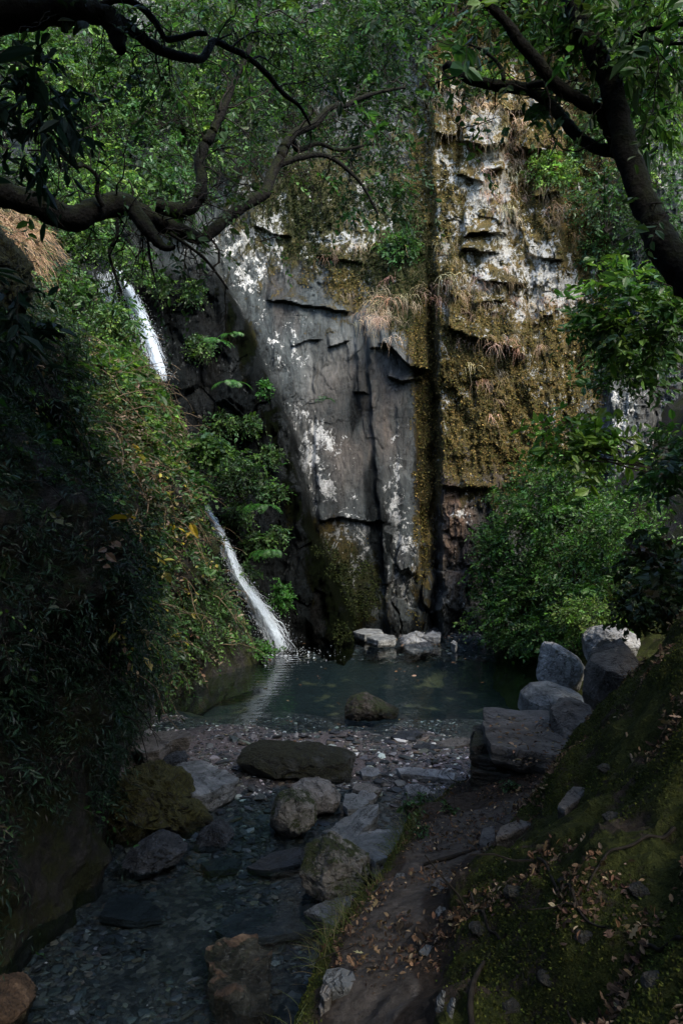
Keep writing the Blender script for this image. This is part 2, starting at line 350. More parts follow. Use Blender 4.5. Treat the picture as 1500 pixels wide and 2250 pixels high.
def mat_water():
    m = M("water")
    h = m.math('ADD', m.noise(3.5, 3, .5, m.map((1, .6, 1))), m.math('MULTIPLY', m.noise(14, 2, .5), .25))
    rr = m.n("ShaderNodeVectorMath", {0: m.pos, 1: (-1.05, 14.3, 0)}, operation='DISTANCE').outputs['Value']
    ring = m.math('MULTIPLY', m.math('SINE', m.math('MULTIPLY', m.math('ADD', rr, m.math('MULTIPLY', m.noise(2, 2), .25)), 32.)), m.math('POWER', 2.718, m.math('MULTIPLY', rr, -.75)))
    h = m.math('ADD', h, m.math('MULTIPLY', ring, .6))
    nb = m.bump(h, .2, .05)
    g = m.n("ShaderNodeBsdfGlossy", {'Color': (1, 1, 1), 'Roughness': .03, 'Normal': nb}).outputs[0]
    t = m.n("ShaderNodeBsdfTransparent", {'Color': (.72, .83, .85)}).outputs[0]
    f = m.n("ShaderNodeFresnel", {'IOR': 1.24, 'Normal': nb}).outputs[0]
    return m.out(m.n("ShaderNodeMixShader", {0: f, 1: t, 2: g}).outputs[0])
WATER = mat_water()
def mat_fall():
    m = M("falling_water")
    d = m.bsdf((.82, .88, .93), .25, .5); t = m.n("ShaderNodeBsdfTranslucent", {'Color': (.8, .87, .93)}).outputs[0]
    w = m.n("ShaderNodeMixShader", {0: .35, 1: d, 2: t}).outputs[0]; tr = m.n("ShaderNodeBsdfTransparent", {'Color': (1, 1, 1)}).outputs[0]
    return m.out(m.n("ShaderNodeMixShader", {0: .35, 1: w, 2: tr}).outputs[0])
FALL = mat_fall()

# ------------------------------------------------------------------ cliff
def cliff_depth(px, py):
    """distance of the rock face along the ray through (px,py); also used to seat plants on the rock"""
    px, py = np.asarray(px, float), np.asarray(py, float)
    q = np.stack([px / 100, py / 100, np.zeros_like(px)], -1)
    wob = fbm(q * .9, 3) * 14; jx = px + fbm(q * 2.2 + 9, 3) * 5; jy = py + fbm(q * 2.2 + 31, 3) * 7
    base = 16.3 + (1400 - py) / 1400 * 1.9
    xl = np.interp(py, [-400, 0, 300, 470, 560, 740, 900, 1150, 1380, 1500], [300, 340, 395, 440, 470, 560, 622, 692, 772, 800]) + wob
    slab = base + .35 * fbm(q * .25 + 3, 2)
    # slab sheets: long steps that run down the face
    for (x0, y0, x1, y1, a) in [(800, 700, 852, 1400, .16), (700, 800, 668, 1120, -.1), (690, 820, 700, 1400, .10), (775, 640, 790, 900, .10), (905, 640, 925, 1400, -.22), (640, 430, 660, 690, -.08), (870, 880, 880, 1200, .05)]:
        xx = x0 + (x1 - x0) * np.clip((py - y0) / (y1 - y0), 0, 1); win = sst(y0 - 30, y0 + 20, py) * (1 - sst(y1 - 20, y1 + 30, py))
        slab = slab - a * sst(xx - 4, xx + 4, jx) * win * np.exp(-np.abs(jx - xx) / 150)
    gul = base - .55 - np.clip(xl - px, 0, 800) * .0042
    wv = sst(960, 1425, py) ; gul = gul * (1 - wv) + (14.55 + (px - 620) * .006) * wv
    f1, f2, ia, ib, ox, oy = worley((px + wob) / 75, (py + wob) / 110, 2)
    gul = gul - .42 * (ia - .5) * sst(0, .25, f2 - f1) - .5 * ox * (ib - .5) - .4 * oy * (ia - .5) - .3 * fbm(np.stack([px / 90, py / 130, 0 * px], -1), 4)
    gul = gul - .14 * np.exp(-((px - (xl - 34)) / 34) ** 2) * (1 + 1.5 * fbm(np.stack([px / 50, py / 80, 0 * px], -1), 3))
    s = sst(xl - 16, xl + 6, px); D = gul * (1 - s) + slab * s
    xc = np.interp(py, [-400, 0, 300, 560, 700, 1400], [925, 930, 945, 950, 958, 968]) + wob * .8
    but = .5 * np.exp(-np.clip(px - xc, 0, 900) / 420) * sst(xc - 2, xc + 9, jx); D = D - but
    D = D + .55 * np.exp(-((jx - xc + 12) / 9) ** 2) * sst(560, 700, py)
    D = D + .22 * sst(1225, 1245, jx)
    D = D - .8 * sst(1330, 1350, jx) * (1 - sst(1425, 1445, jx)) * sst(820, 880, py)
    D = D - .35 * sst(1480, 1640, px)
    def ledge(x0, y0, x1, y1, A, L):
        yl = y0 + (y1 - y0) * np.clip((px - x0) / (x1 - x0), 0, 1); up = yl - jy
        return A * np.exp(-np.clip(up, 0, 999) / L) * sst(-1.5, 1.5, up) * sst(x0 - 5, x0 + 5, jx) * (1 - sst(x1 - 5, x1 + 5, jx))
    for a in [(1012, 312, 1112, 318, .55, 70), (1058, 374, 1105, 368, .32, 34), (1010, 386, 1064, 400, .34, 45), (1020, 516, 1110, 510, .4, 60), (1014, 545, 1095, 556, .36, 28),
              (950, 292, 1002, 296, .4, 70), (955, 180, 1005, 200, .3, 60), (1112, 462, 1142, 466, .3, 40), (985, 718, 1155, 778, .5, 90), (965, 1068, 1088, 1072, .3, 60), (1130, 322, 1235, 330, .4, 60),
              (835, 755, 860, 764, .3, 40), (858, 762, 900, 802, .5, 80), (898, 802, 938, 812, .55, 90), (812, 765, 856, 766, .15, 30), (850, 826, 882, 838, .2, 24), (878, 838, 932, 834, .24, 24),
              (590, 656, 772, 686, .2, 50), (1050, 612, 1150, 626, .3, 40), (1040, 668, 1110, 660, .3, 40), (720, 765, 765, 752, .15, 30), (700, 1140, 845, 1146, .15, 40), (778, 864, 806, 868, .14, 30),
              (1160, 560, 1240, 575, .25, 40), (1170, 430, 1240, 420, .3, 50), (980, 640, 1010, 655, .25, 40), (640, 760, 700, 745, .1, 30), (560, 500, 640, 520, .18, 50), (700, 560, 800, 575, .18, 50), (1100, 240, 1200, 250, .3, 60)]:
        D = D - ledge(*a)
    # broken slate blocks: coarse everywhere, strong at the foot of the crack
    g1, g2, ja, jb, px_, py_ = worley((px + wob * 1.2 + .12 * py) / 44, (py + wob) / 70, 5, True)
    foot = sst(1150, 1300, py) * sst(835, 860, px) * (1 - sst(980, 1010, px))
    right = sst(955, 975, px)
    amp = .03 + .12 * right + .30 * foot
    D = D - amp * ((ja - .5) * 1.4 + px_ * (jb - .5) * 1.2 + py_ * (ja - .5)) * sst(0, .06, g2 - g1)
    w3 = np.stack([px / 30, py / 75, np.zeros_like(px)], -1)
    face = sst(xl, xl + 40, px) * (1 - sst(xc - 60, xc - 20, px)) * sst(600, 720, py) * (1 - sst(1150, 1300, py) * sst(820, 860, px))
    D = D - (.07 + .05 * right) * (1 - .7 * face) * fbm(w3, 5, .6) - .03 * (1 - .6 * face) * fbm(w3 * np.array([4, 3, 1]), 3, .6)
    ridge = 1 - np.abs(fbm(np.stack([px / 55, py / 160, 0 * px + 4], -1), 3)) * 2.2
    D = D - .06 * (1 - .7 * face) * np.clip(ridge, 0, 1) ** 2
    c1, c2, ca, cb, cx_, cy_ = worley((px + wob * .8 - .12 * py) / 26, (py + wob + .25 * px) / 58, 9, True)
    D = D - face * (.035 * (ca - .5) + .05 * cx_ * (cb - .5) + .04 * cy_ * (ca - .5)) * sst(0, .05, c2 - c1) * sst(-.1, .25, fbm(np.stack([px / 120, py / 160, 0 * px + 6], -1), 2))
    lump = sst(-.15, .5, fbm(np.stack([px / 16, py / 16, 0 * px + 2], -1), 3)) * np.clip(right + sst(720, 600, py) * sst(600, 700, px), 0, 1)
    D = D - .05 * lump
    return D
xs = np.concatenate([np.arange(-420, 60, 12.), np.arange(60, 1690, 2.6), np.arange(1690, 2300, 12.)]); ys = np.arange(-420, 1470, 2.8)
gx, gy = np.meshgrid(xs, ys); cd = cliff_depth(gx, gy)
cv = P(gx, gy, cd).reshape(-1, 3)
def paint(lst):
    v = np.zeros(gx.shape)
    for (cx, cyy, rx, ry, val) in lst:
        v = v + val * np.exp(-(np.abs((gx - cx) / rx) ** 2.6 + np.abs((gy - cyy) / ry) ** 2.6))
    return v
xl_ = np.interp(gy, [-400, 0, 300, 470, 560, 740, 900, 1150, 1380, 1500], [300, 340, 395, 440, 470, 560, 622, 692, 772, 800])
rib = np.exp(-((gx - (xl_ - 28)) / 36) ** 2) * sst(560, 700, gy)
a_moss = paint([(1100, 560, 150, 560, .8), (1090, 250, 160, 250, .15), (760, 520, 190, 190, .62), (890, 650, 70, 170, .7), (1060, 900, 130, 190, .5), (930, 1060, 36, 320, .75), (790, 1290, 90, 120, .75), (1200, 520, 60, 400, .55), (1060, 300, 110, 290, .8), (1190, 250, 90, 220, .5), (1260, 760, 90, 260, .55), (1300, 500, 90, 260, .4), (740, 1180, 60, 60, .4), (600, 480, 120, 90, .45), (690, 740, 70, 40, .4),
                (560, 600, 70, 120, .2), (650, 900, 90, 160, -.5), (850, 980, 70, 250, -.55), (740, 900, 80, 200, -.3), (760, 680, 40, 80, .3), (1250, 150, 200, 250, .5), (650, 250, 300, 200, .4)]) + rib * (.75 + .9 * fbm(np.stack([gx / 45, gy / 90, 0 * gx], -1), 3))
a_lich_lit = .12 + .31 * sst(.08, .34, fbm(np.stack([gx / 34, gy / 80, 0 * gx + 3], -1), 3)) * sst(945, 985, gx) * (1 - sst(1290, 1330, gx)) * sst(880, 650, gy) - .02 * sst(960, 990, gx) - .3 * sst(xl_, xl_ + 30, gx) * (1 - sst(940, 960, gx)) * sst(560, 680, gy) + paint([(1090, 330, 60, 60, .2), (1060, 420, 50, 90, .25), (1110, 600, 140, 90, .1), (600, 720, 50, 90, .2), (650, 870, 34, 140, .2), (690, 1060, 40, 60, .42), (770, 1190, 60, 80, .2), (720, 960, 40, 60, .3), (860, 1060, 20, 120, .35), (890, 1230, 40, 100, .35), (1240, 640, 60, 60, .3), (960, 740, 30, 60, .15), (1180, 600, 40, 80, .3), (700, 560, 160, 60, .15), (540, 590, 60, 80, .42), (560, 490, 80, 60, .32), (1050, 330, 60, 120, .22), (1030, 170, 70, 130, .26), (960, 330, 30, 160, .2), (800, 480, 130, 80, .28), (1255, 620, 60, 50, .3), (760, 1200, 90, 110, .42), (620, 760, 90, 130, .26), (1100, 520, 100, 120, .25),  # lichen, plus a pale streak painted where the slab's left edge is lit
                (720, 1010, 50, 110, .32), (660, 960, 50, 130, .3), (870, 1050, 30, 120, .3), (960, 1000, 22, 260, .1), (1385, 1000, 55, 190, .45), (900, 1270, 60, 120, .33), (1200, 900, 60, 120, .25), (1440, 300, 40, 250, .42), (1150, 700, 140, 160, .15), (1040, 1100, 40, 40, .35), (530, 690, 50, 50, .2)]) - rib * .6
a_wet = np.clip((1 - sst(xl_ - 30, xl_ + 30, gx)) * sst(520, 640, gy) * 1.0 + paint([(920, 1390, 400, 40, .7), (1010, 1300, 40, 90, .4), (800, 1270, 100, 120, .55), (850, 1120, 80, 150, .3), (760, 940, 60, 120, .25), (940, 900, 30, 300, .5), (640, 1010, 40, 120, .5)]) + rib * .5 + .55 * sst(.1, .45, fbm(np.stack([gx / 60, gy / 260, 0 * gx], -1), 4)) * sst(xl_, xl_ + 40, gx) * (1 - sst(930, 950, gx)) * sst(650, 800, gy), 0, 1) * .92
a_rust = paint([(1010, 1160, 60, 120, .8), (760, 930, 90, 160, .35), (850, 900, 50, 120, .3), (1090, 980, 120, 160, .5)])
a_green = np.clip(rib * 1.2 + paint([(790, 1290, 90, 110, .8), (880, 640, 80, 180, .45), (700, 520, 250, 120, .4), (600, 250, 300, 250, .7)]), 0, 1)
cliff = mesh("cliff", cv, grid_f(len(ys), len(xs))[:, ::-1], CLIFF, attrs={'moss': a_moss, 'lichen_lit': a_lich_lit, 'wet': a_wet, 'rust': a_rust, 'green': a_green})
tag(cliff, kind='structure')

# ------------------------------------------------------------------ stream bed and water
def bed_z(x, y):
    q = np.stack([x, y, np.zeros_like(x)], -1)
    yw = y + sst(7.5, 8.6, y) * (1 - sst(12, 14, y)) * .75 * fbm(np.stack([x * .9, y * .9, 0 * x + 8], -1), 3)
    z = np.interp(yw, [0, 4.5, 5.6, 6.6, 7.3, 8.0, 8.9, 9.6, 11, 12.5, 14.2, 15.2, 16.0, 19], [-.18, -.15, -.08, -.035, .012, .035, .02, -.06, -.3, -.6, -.55, -.2, .04, .2])
    z = z + .05 * (1 - sst(-1.6, .2, x)) * sst(8.3, 8.9, y) * (1 - sst(9.6, 10.6, y))
    z = z - np.clip(x - .6, 0, 3) * .05 * sst(7.5, 9, y) * (1 - sst(14, 15, y))
    return z + .035 * fbm(q * 1.4, 3) + .012 * fbm(q * 7, 3)
bx = np.arange(-4.5, 6.0, .035); by = np.arange(.3, 18.5, .04); bX, bY = np.meshgrid(bx, by); bZ = bed_z(bX, bY)
bdry = sst(6.9, 7.8, bY + .3 * fbm(np.stack([bX * 1.5, bY * 1.5, 0 * bX], -1), 3)) * (1 - sst(8.5, 9.3, bY))
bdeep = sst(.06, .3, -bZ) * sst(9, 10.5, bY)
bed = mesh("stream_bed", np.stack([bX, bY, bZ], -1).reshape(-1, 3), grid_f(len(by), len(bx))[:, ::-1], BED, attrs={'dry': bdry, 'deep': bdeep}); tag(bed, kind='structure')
wv_ = np.array([[-5, .2, 0], [7, .2, 0], [7, 18, 0], [-5, 18, 0]]); water = mesh("water", wv_, np.array([[0, 1, 2, 3]]), WATER); tag(water, kind='structure')

# ------------------------------------------------------------------ right bank with the footpath
BR = np.array([  # y, edge x,z, path right x,z, slope x,z, far x,z
    [-4, -.6, 1.0, .1, 1.1, .7, 1.6, 5, 4.2], [1.0, -.35, .85, .15, 1.02, .7, 1.48, 5, 4.0], [2.4, -.2, .78, .27, .95, 1.05, 1.56, 5, 4.0], [2.9, -.15, .72, .34, .9, 1.25, 1.62, 5, 3.9], [3.7, 0, .62, .53, .75, 1.6, 1.8, 5, 3.7],
    [4.4, .2, .5, .78, .6, 1.9, 1.93, 5, 3.5], [4.85, .33, .45, 1.35, .68, 1.97, 1.75, 5, 3.3], [5.3, .42, .38, 1.5, .68, 1.97, 1.45, 5, 3.0], [5.8, .52, .33, 1.5, .65, 1.97, 1.12, 5, 2.7], [6.7, 1.07, .25, 1.6, .55, 2.3, .85, 5, 2.4],
    [8.65, 1.8, .06, 2.2, .2, 3.0, .6, 5.5, 2.3], [10, 2.5, .04, 2.8, .15, 3.4, .5, 5.5, 2.3], [13, 3.4, .04, 3.7, .2, 4.3, .9, 6.5, 3], [16, 2.9, .1, 3.2, .4, 4, 1.5, 6.5, 3.2], [19, 2.9, .1, 3.2, .4, 4, 1.5, 6.5, 3.2]])
def bank_z(x, y, rough=True):
    x, y = np.asarray(x, float), np.asarray(y, float)
    b = [np.interp(y, BR[:, 0], BR[:, k]) for k in range(1, 9)]
    def seg(a, za, c, zc): return za + (zc - za) * np.clip((x - a) / (c - a), 0, 1)
    foot = b[0] - .22
    z = np.where(x < b[0], seg(foot, -.35, b[0], b[1]), np.where(x < b[2], seg(b[0], b[1], b[2], b[3]), np.where(x < b[4], seg(b[2], b[3], b[4], b[5]), seg(b[4], b[5], b[6], b[7]))))
    z = np.where(x < foot, -.35 - (foot - x), z)
    if rough:
        q = np.stack([x, y, 0 * x], -1); a = np.where(x < b[2], .4, 1.0)
        z = z + a * (.13 * fbm(q * 1.7 + 3, 3) + .07 * fbm(q * 5, 3) + .028 * np.abs(fbm(q * 12, 3)) + .014 * fbm(q * 26, 2))
    return z
rx = np.concatenate([np.arange(-1.0, 2.6, .022), np.arange(2.6, 8.5, .1)]); ry = np.concatenate([np.arange(-4, .6, .12), np.arange(.6, 6.4, .024), np.arange(6.4, 18.5, .08)])
rX, rY = np.meshgrid(rx, ry); rZ = bank_z(rX, rY)
e_, r_ = np.interp(rY, BR[:, 0], BR[:, 1]), np.interp(rY, BR[:, 0], BR[:, 3])
pn_ = .12 * fbm(np.stack([rX * 3, rY * 3, 0 * rX + 5], -1), 3)
apath = sst(e_ + .04, e_ + .2, rX + pn_) * (1 - sst(r_ - .18, r_ - .02, rX + pn_)) * (1 - sst(5.0, 5.6, rY))
amoss = sst(r_ - .1, r_ + .12, rX + pn_) * .66 + (1 - sst(e_ + .02, e_ + .15, rX)) * .75 + .25 * fbm(np.stack([rX * 1.3, rY * 1.3, 0 * rX], -1), 2)
bank = mesh("bank", np.stack([rX, rY, rZ], -1).reshape(-1, 3), grid_f(len(ry), len(rx))[:, ::-1], BANK, attrs={'path': apath, 'moss': amoss}); tag(bank, kind='structure')
bankV, bankF = np.stack([rX, rY, rZ], -1).reshape(-1, 3), grid_f(len(ry), len(rx))[:, ::-1]

# ------------------------------------------------------------------ left bank
LZ = [-.4, 0, .6, 1.5, 2.6, 4, 5.5, 7.5, 10]
LC = [(-4, [-2.4, -2.4, -2.4, -2.6, -2.9, -3.6, -4.6, -6, -8]), (2, [-2.2, -2.2, -2.2, -2.4, -2.6, -3.1, -4.2, -5.6, -8]), (4.4, [-1.9, -1.9, -1.98, -2.07, -2.2, -2.7, -3.9, -5.5, -8]), (5.4, [-1.6, -1.62, -1.75, -1.95, -2.15, -2.75, -3.9, -5.5, -8]),
      (6.2, [-1.85, -1.85, -1.9, -2.0, -2.2, -2.8, -3.9, -5.5, -8]), (7, [-2.05, -2.05, -2.0, -2.1, -2.25, -2.9, -4, -5.6, -8]), (9, [-2.3, -2.3, -2.3, -2.35, -2.5, -3.1, -4.2, -5.7, -8]), (11, [-2.25, -2.25, -2.2, -2.3, -2.45, -2.8, -4, -5.6, -8]),
      (12.3, [-1.8, -1.8, -1.95, -2.3, -2.6, -2.95, -3.9, -5.4, -8]), (13.5, [-1.25, -1.3, -1.65, -2.2, -2.65, -2.8, -3.85, -5.4, -8]), (14.4, [-1.7, -1.75, -2.0, -2.5, -2.9, -3.2, -4.2, -5.6, -8]), (15.4, [-2.4, -2.4, -2.6, -2.9, -3.2, -3.5, -4.4, -5.6, -8])]
ly = np.arange(-4, 15.4, .05); lz = np.concatenate([np.arange(-.4, 6, .05), np.arange(6, 10, .15)])
tab = np.array([np.interp(lz, LZ, c[1]) for c in LC])
yk = np.array([c[0] for c in LC])
lx = np.stack([np.interp(ly, yk, tab[:, k]) for k in range(len(lz))], 1)
for _ in range(3):
    lx[1:-1] = (lx[:-2] + 2 * lx[1:-1] + lx[2:]) / 4; lx[:, 1:-1] = (lx[:, :-2] + 2 * lx[:, 1:-1] + lx[:, 2:]) / 4
lY, lZ = np.meshgrid(ly, lz, indexing='ij')
lp = np.stack([lx, lY, lZ], -1)
bul = .48 * fbm(lp * .8 + 2, 4) + .05 * fbm(lp * 4, 3)
lp[..., 0] += bul * sst(.2, 1.5, lZ) + .10 * fbm(lp * 2.3, 4) * (1 - sst(.2, 1.5, lZ)); lp[..., 2] += .15 * fbm(lp * .9 + 30, 3) * sst(1, 3, lZ)
leftV = lp.reshape(-1, 3); leftF = grid_f(len(ly), len(lz))
hill = mesh("hillside", leftV, leftF, SLOPE); tag(hill, kind='structure')
def left_px(p): return CX + p[:, 0] / p[:, 1] * FPX, CY - (p[:, 2] - CAMZ) / p[:, 1] * FPX
# unseen slope behind the viewer, added to block sky light
hy = np.linspace(0, 1, 40); hx = np.linspace(-14, 14, 80); hX, hT = np.meshgrid(hx, hy)
hq = np.stack([hX * .4, hT * 5, 0 * hX], -1)
hv = np.stack([hX, -3.5 - hT * 7 + fbm(hq, 3) * .6 + .02 * hX ** 2, -.6 + hT * 11 + fbm(hq + 7, 3) * .8], -1).reshape(-1, 3)
tag(mesh("hillside", hv, grid_f(40, 80), SLOPE), kind='structure')
hv2 = np.stack([5.0 + hT * 7 + fbm(hq + 3, 3) * .5, np.linspace(-10, 19, 80)[None] + 0 * hT, 2.0 + hT * 9 + fbm(hq + 17, 3) * .8], -1).reshape(-1, 3)
tag(mesh("hillside", hv2, grid_f(40, 80), SLOPE), kind='structure')

# ------------------------------------------------------------------ rocks
def chisel(V, ctr, nplanes, seed, lo=.8, hi=.97, dirs=None):
    r = np.random.default_rng(seed); d = V - ctr; ext = np.abs(d).max(0)
    n = unit(r.normal(size=(nplanes, 3))); e = d / ext
    for k in range(nplanes):
        o = r.uniform(lo, hi); s = e @ n[k]; ex = np.clip(s - o, 0, None); e = e - n[k] * ex[:, None] * .92
    return ctr + e * ext
def pillow(outline, d, thick, seed, nplanes=10, n=120, m=56, rough=.03, lean=0.0):
    """closed rock whose silhouette from the path is the traced outline; thick = half depth in metres, pushed back as it rises by lean"""
    o = np.array(outline, float); o2 = np.vstack([o, o[:1]])
    s = np.concatenate([[0], np.cumsum(np.hypot(*np.diff(o2, axis=0).T))]); t = np.linspace(0, s[-1], n, endpoint=False)
    ring = np.stack([np.interp(t, s, o2[:, 0]), np.interp(t, s, o2[:, 1])], 1); c = (o.max(0) + o.min(0)) / 2
    W3 = P(ring[:, 0], ring[:, 1], d); c3 = P(c[0], c[1], d)
    ph = np.linspace(-np.pi / 2, np.pi / 2, m); cp = np.cos(ph) ** .62; sp = np.sign(np.sin(ph)) * np.abs(np.sin(ph)) ** .8
    V = c3 + (W3 - c3)[None] * cp[:, None, None]; V[..., 1] += (sp * thick)[:, None] + lean * (V[..., 2] - c3[2])
    V = V.reshape(-1, 3); ext = (W3.max(0) - W3.min(0)); sz = max(ext[0], ext[2])
    V = chisel(V, c3 + [0, 0, 0], nplanes, seed)
    dirn = unit(V - c3); ridge = np.abs(fbm(V / sz * 3 + seed + 40, 3)); V = V + dirn * (sz * rough * (1.5 * fbm(V / sz * 3.2 + seed, 5, .6) + .55 * fbm(V / sz * 15 + seed, 3) - 1.3 * np.exp(-ridge / .05)))[:, None]
    return V, grid_f(m, n, True)[:, ::-1]
def slabv(outline, z, thick, seed, tilt=(0, 0), rough=.012, n=120, under=.88):
    """flat stone: traced top outline laid on a plane of height z (tilt = dz/dx, dz/dy), with a broken edge of the given thickness"""
    o = np.array(outline, float); o2 = np.vstack([o, o[:1]])
    s = np.concatenate([[0], np.cumsum(np.hypot(*np.diff(o2, axis=0).T))]); t = np.linspace(0, s[-1], n, endpoint=False)
    ring = np.stack([np.interp(t, s, o2[:, 0]), np.interp(t, s, o2[:, 1])], 1); c0 = ring.mean(0)
    cc = PZ(c0[0], c0[1], z)
    def onto(pxy):                                        # ray - plane
        dx, dzz = (pxy[:, 0] - CX) / FPX, -(pxy[:, 1] - CY) / FPX
        k = (CAMZ - z + tilt[0] * cc[0] + tilt[1] * cc[1]) / (tilt[0] * dx + tilt[1] - dzz); return np.stack([dx * k, k, CAMZ + dzz * k], 1)
    R = onto(ring); c = R.mean(0); V = []
    for f in (.02, .2, .4, .6, .78, .9, .97, 1.0): V.append(c + (R - c) * f)
    for f, q in ((.12, 1.01), (.35, 1.0), (.36, .975), (.62, .985), (.8, .95), (1.0, under), (1.0, .5), (1.0, .02)): V.append(c + (R - c) * q - [0, 0, thick * f])
    V = np.array(V); sz = np.ptp(R, axis=0).max(); sh = V.shape; V = V.reshape(-1, 3)
    q = V / max(sz, .05)
    nz = fbm(q * 4 + seed, 4, .55); V[:, 2] += nz * rough * 1.4 * min(sz, 1); V[:, :2] += (np.stack([fbm(q * 6 + seed + 5, 3), fbm(q * 6 + seed + 9, 3)], 1)) * sz * rough * 1.3
    return V, grid_f(sh[0], n, True)[:, ::-1]
def rock(name, label, V, F, mat, group=None, smooth=False):
    c = V.mean(0); c[2] = V[:, 2].min(); o = mesh(name, V - c, F, mat, smooth=smooth); o.location = [float(v) for v in c]
    return tag(o, label, {'stone_slab': 'stone slab', 'path_stone': 'stone'}.get(name, 'rock'), group)
DZ0 = lambda py: dz(py, 0.)
rock("boulder", "long dark mossy slab leaning across the gravel between pool and stream", *pillow([(520, 1668), (530, 1655), (560, 1638), (620, 1640), (690, 1640), (750, 1648), (782, 1660), (795, 1690), (775, 1710), (720, 1716), (640, 1710), (560, 1708), (535, 1692)], 7.55, .26, 3, 8, rough=.02, lean=.35), DARKMOSS)
rock("boulder", "squarish tan boulder with a mossy left side, in front of the long slab", *pillow([(590, 1822), (595, 1775), (610, 1746), (640, 1737), (680, 1736), (692, 1755), (696, 1792), (684, 1815), (645, 1834), (605, 1836)], 6.25, .2, 8, 9, rough=.025), TAN)
rock("boulder", "smooth tan stone half hidden behind the squarish mossy boulder", *pillow([(638, 1735), (668, 1712), (700, 1712), (735, 1728), (749, 1752), (738, 1776), (705, 1782), (660, 1775)], 6.75, .2, 12, 8, rough=.02), TANBARE)
rock("boulder", "large pale mossy boulder touching the edge of the path, nearest of the stream boulders", *pillow([(660, 1895), (672, 1860), (700, 1845), (735, 1843), (780, 1868), (812, 1880), (818, 1908), (802, 1945), (760, 1968), (715, 1965), (680, 1948), (662, 1920)], 5.3, .24, 21, 10, rough=.03), TAN)
rock("stone_slab", "cracked pale slab wedged behind the large pale boulder", *slabv([(765, 1850), (800, 1830), (850, 1818), (882, 1825), (877, 1850), (852, 1882), (825, 1895), (800, 1874)], .16, .14, 4, (.12, -.1), .02), SLATE)
rock("stone_slab", "tilted grey slab with a sharp upper edge beside the squarish boulder", *slabv([(716, 1832), (740, 1810), (790, 1775), (832, 1764), (828, 1790), (802, 1818), (780, 1840), (750, 1852)], .12, .14, 5, (.25, .1), .02), SLATE)
rock("boulder", "small white stone under the leafy edge of the path", *pillow([(884, 1748), (890, 1730), (915, 1724), (944, 1732), (932, 1750), (905, 1770), (885, 1768)], dz(1770, .0), .12, 6, 7), PALE)
rock("stone_slab", "long thin blue-grey slate lying below the stone ledge", *slabv([(870, 1688), (900, 1684), (950, 1690), (1002, 1700), (994, 1712), (940, 1706), (880, 1700)], .08, .08, 7), PALE)
rock("stone_slab", "small white-edged slate against the right end of the long dark slab", *slabv([(790, 1692), (806, 1682), (830, 1688), (838, 1700), (820, 1706), (796, 1704)], .06, .06, 8), PALE)
rock("stone_slab", "wet slate split by white veins, lowest of the three beside the tan stone", *slabv([(753, 1768), (758, 1745), (775, 1742), (800, 1752), (812, 1764), (790, 1776), (764, 1779)], .08, .08, 9), SLATE)
rock("stone_slab", "flat oblong stone, topmost of the three beside the tan stone", *slabv([(773, 1732), (780, 1720), (806, 1722), (838, 1732), (830, 1742), (796, 1740)], .07, .06, 10), TANBARE)
rock("stone_slab", "speckled slate between the oblong stone and the veined wet slate", *slabv([(782, 1750), (792, 1737), (815, 1737), (828, 1748), (818, 1757), (796, 1758)], .07, .06, 11), PALE)
rock("stone_slab", "pale flat slab on the pool shore against the left bank", *slabv([(297, 1632), (320, 1615), (350, 1605), (418, 1606), (420, 1617), (380, 1625), (350, 1648), (315, 1654), (300, 1646)], .2, .13, 12, (.05, .05)), BLOCK)
rock("boulder", "small white stone behind the pale flat slab on the pool shore", *pillow([(305, 1618), (318, 1604), (332, 1602), (336, 1610), (322, 1622)], 8.9, .08, 13, 6), PALE)
rock("stone_slab", "broad flat slab with dark cracks left of the long dark slab", *slabv([(373, 1690), (405, 1672), (440, 1669), (480, 1688), (522, 1708), (507, 1722), (470, 1738), (420, 1747), (398, 1720)], .2, .2, 14, (-.12, .06), .02), SLATE)
rock("boulder", "broken grey rock between the two flat slabs at the left bank", *pillow([(350, 1688), (362, 1665), (395, 1652), (415, 1660), (412, 1676), (380, 1690)], 7.6, .18, 15, 9), SLATEDARK)
rock("boulder", "olive moss covered rock bulging from the foot of the left bank", *pillow([(225, 1850), (262, 1720), (296, 1684), (345, 1690), (385, 1706), (422, 1752), (460, 1796), (457, 1812), (420, 1836), (350, 1858), (280, 1868)], 6.45, .4, 16, 12, rough=.05), MOSSROCK)
rock("boulder", "wet dark ribbed rock at the water below the mossy rock", *pillow([(236, 1922), (300, 1862), (350, 1836), (386, 1840), (407, 1862), (392, 1888), (340, 1910), (280, 1926)], 5.75, .22, 17, 9, rough=.03, lean=.2), WETROCK)
rock("boulder", "small black fluted rock at the tip of the mossy rock", *pillow([(428, 1856), (440, 1826), (470, 1808), (502, 1816), (512, 1842), (492, 1868), (450, 1866)], 6.1, .16, 18, 9, rough=.04), WETROCK)
rock("stone_slab", "large flat dark shape under the water in the middle of the stream", *slabv([(472, 2042), (510, 2010), (570, 1995), (680, 1988), (716, 2008), (692, 2042), (600, 2058), (500, 2062)], -.05, .06, 19), SLATEDARK)  # thin flat dark sheet set just below the water surface
rock("stone_slab", "black slab under the water against the left bank wall", *slabv([(218, 2012), (240, 1975), (300, 1963), (350, 1993), (358, 2014), (300, 2024)], -.05, .06, 20), SLATEDARK)
rock("stone_slab", "wet black slate just upstream of the large pale boulder", *slabv([(542, 1905), (600, 1872), (655, 1860), (692, 1878), (660, 1898), (590, 1912)], .012, .06, 22, (.02, .02)), WETROCK)
rock("stone_slab", "small dark slate showing in the stream right of the wet ribbed rock", *slabv([(440, 1897), (490, 1880), (532, 1890), (522, 1908), (460, 1914)], -.01, .05, 23), SLATEDARK)
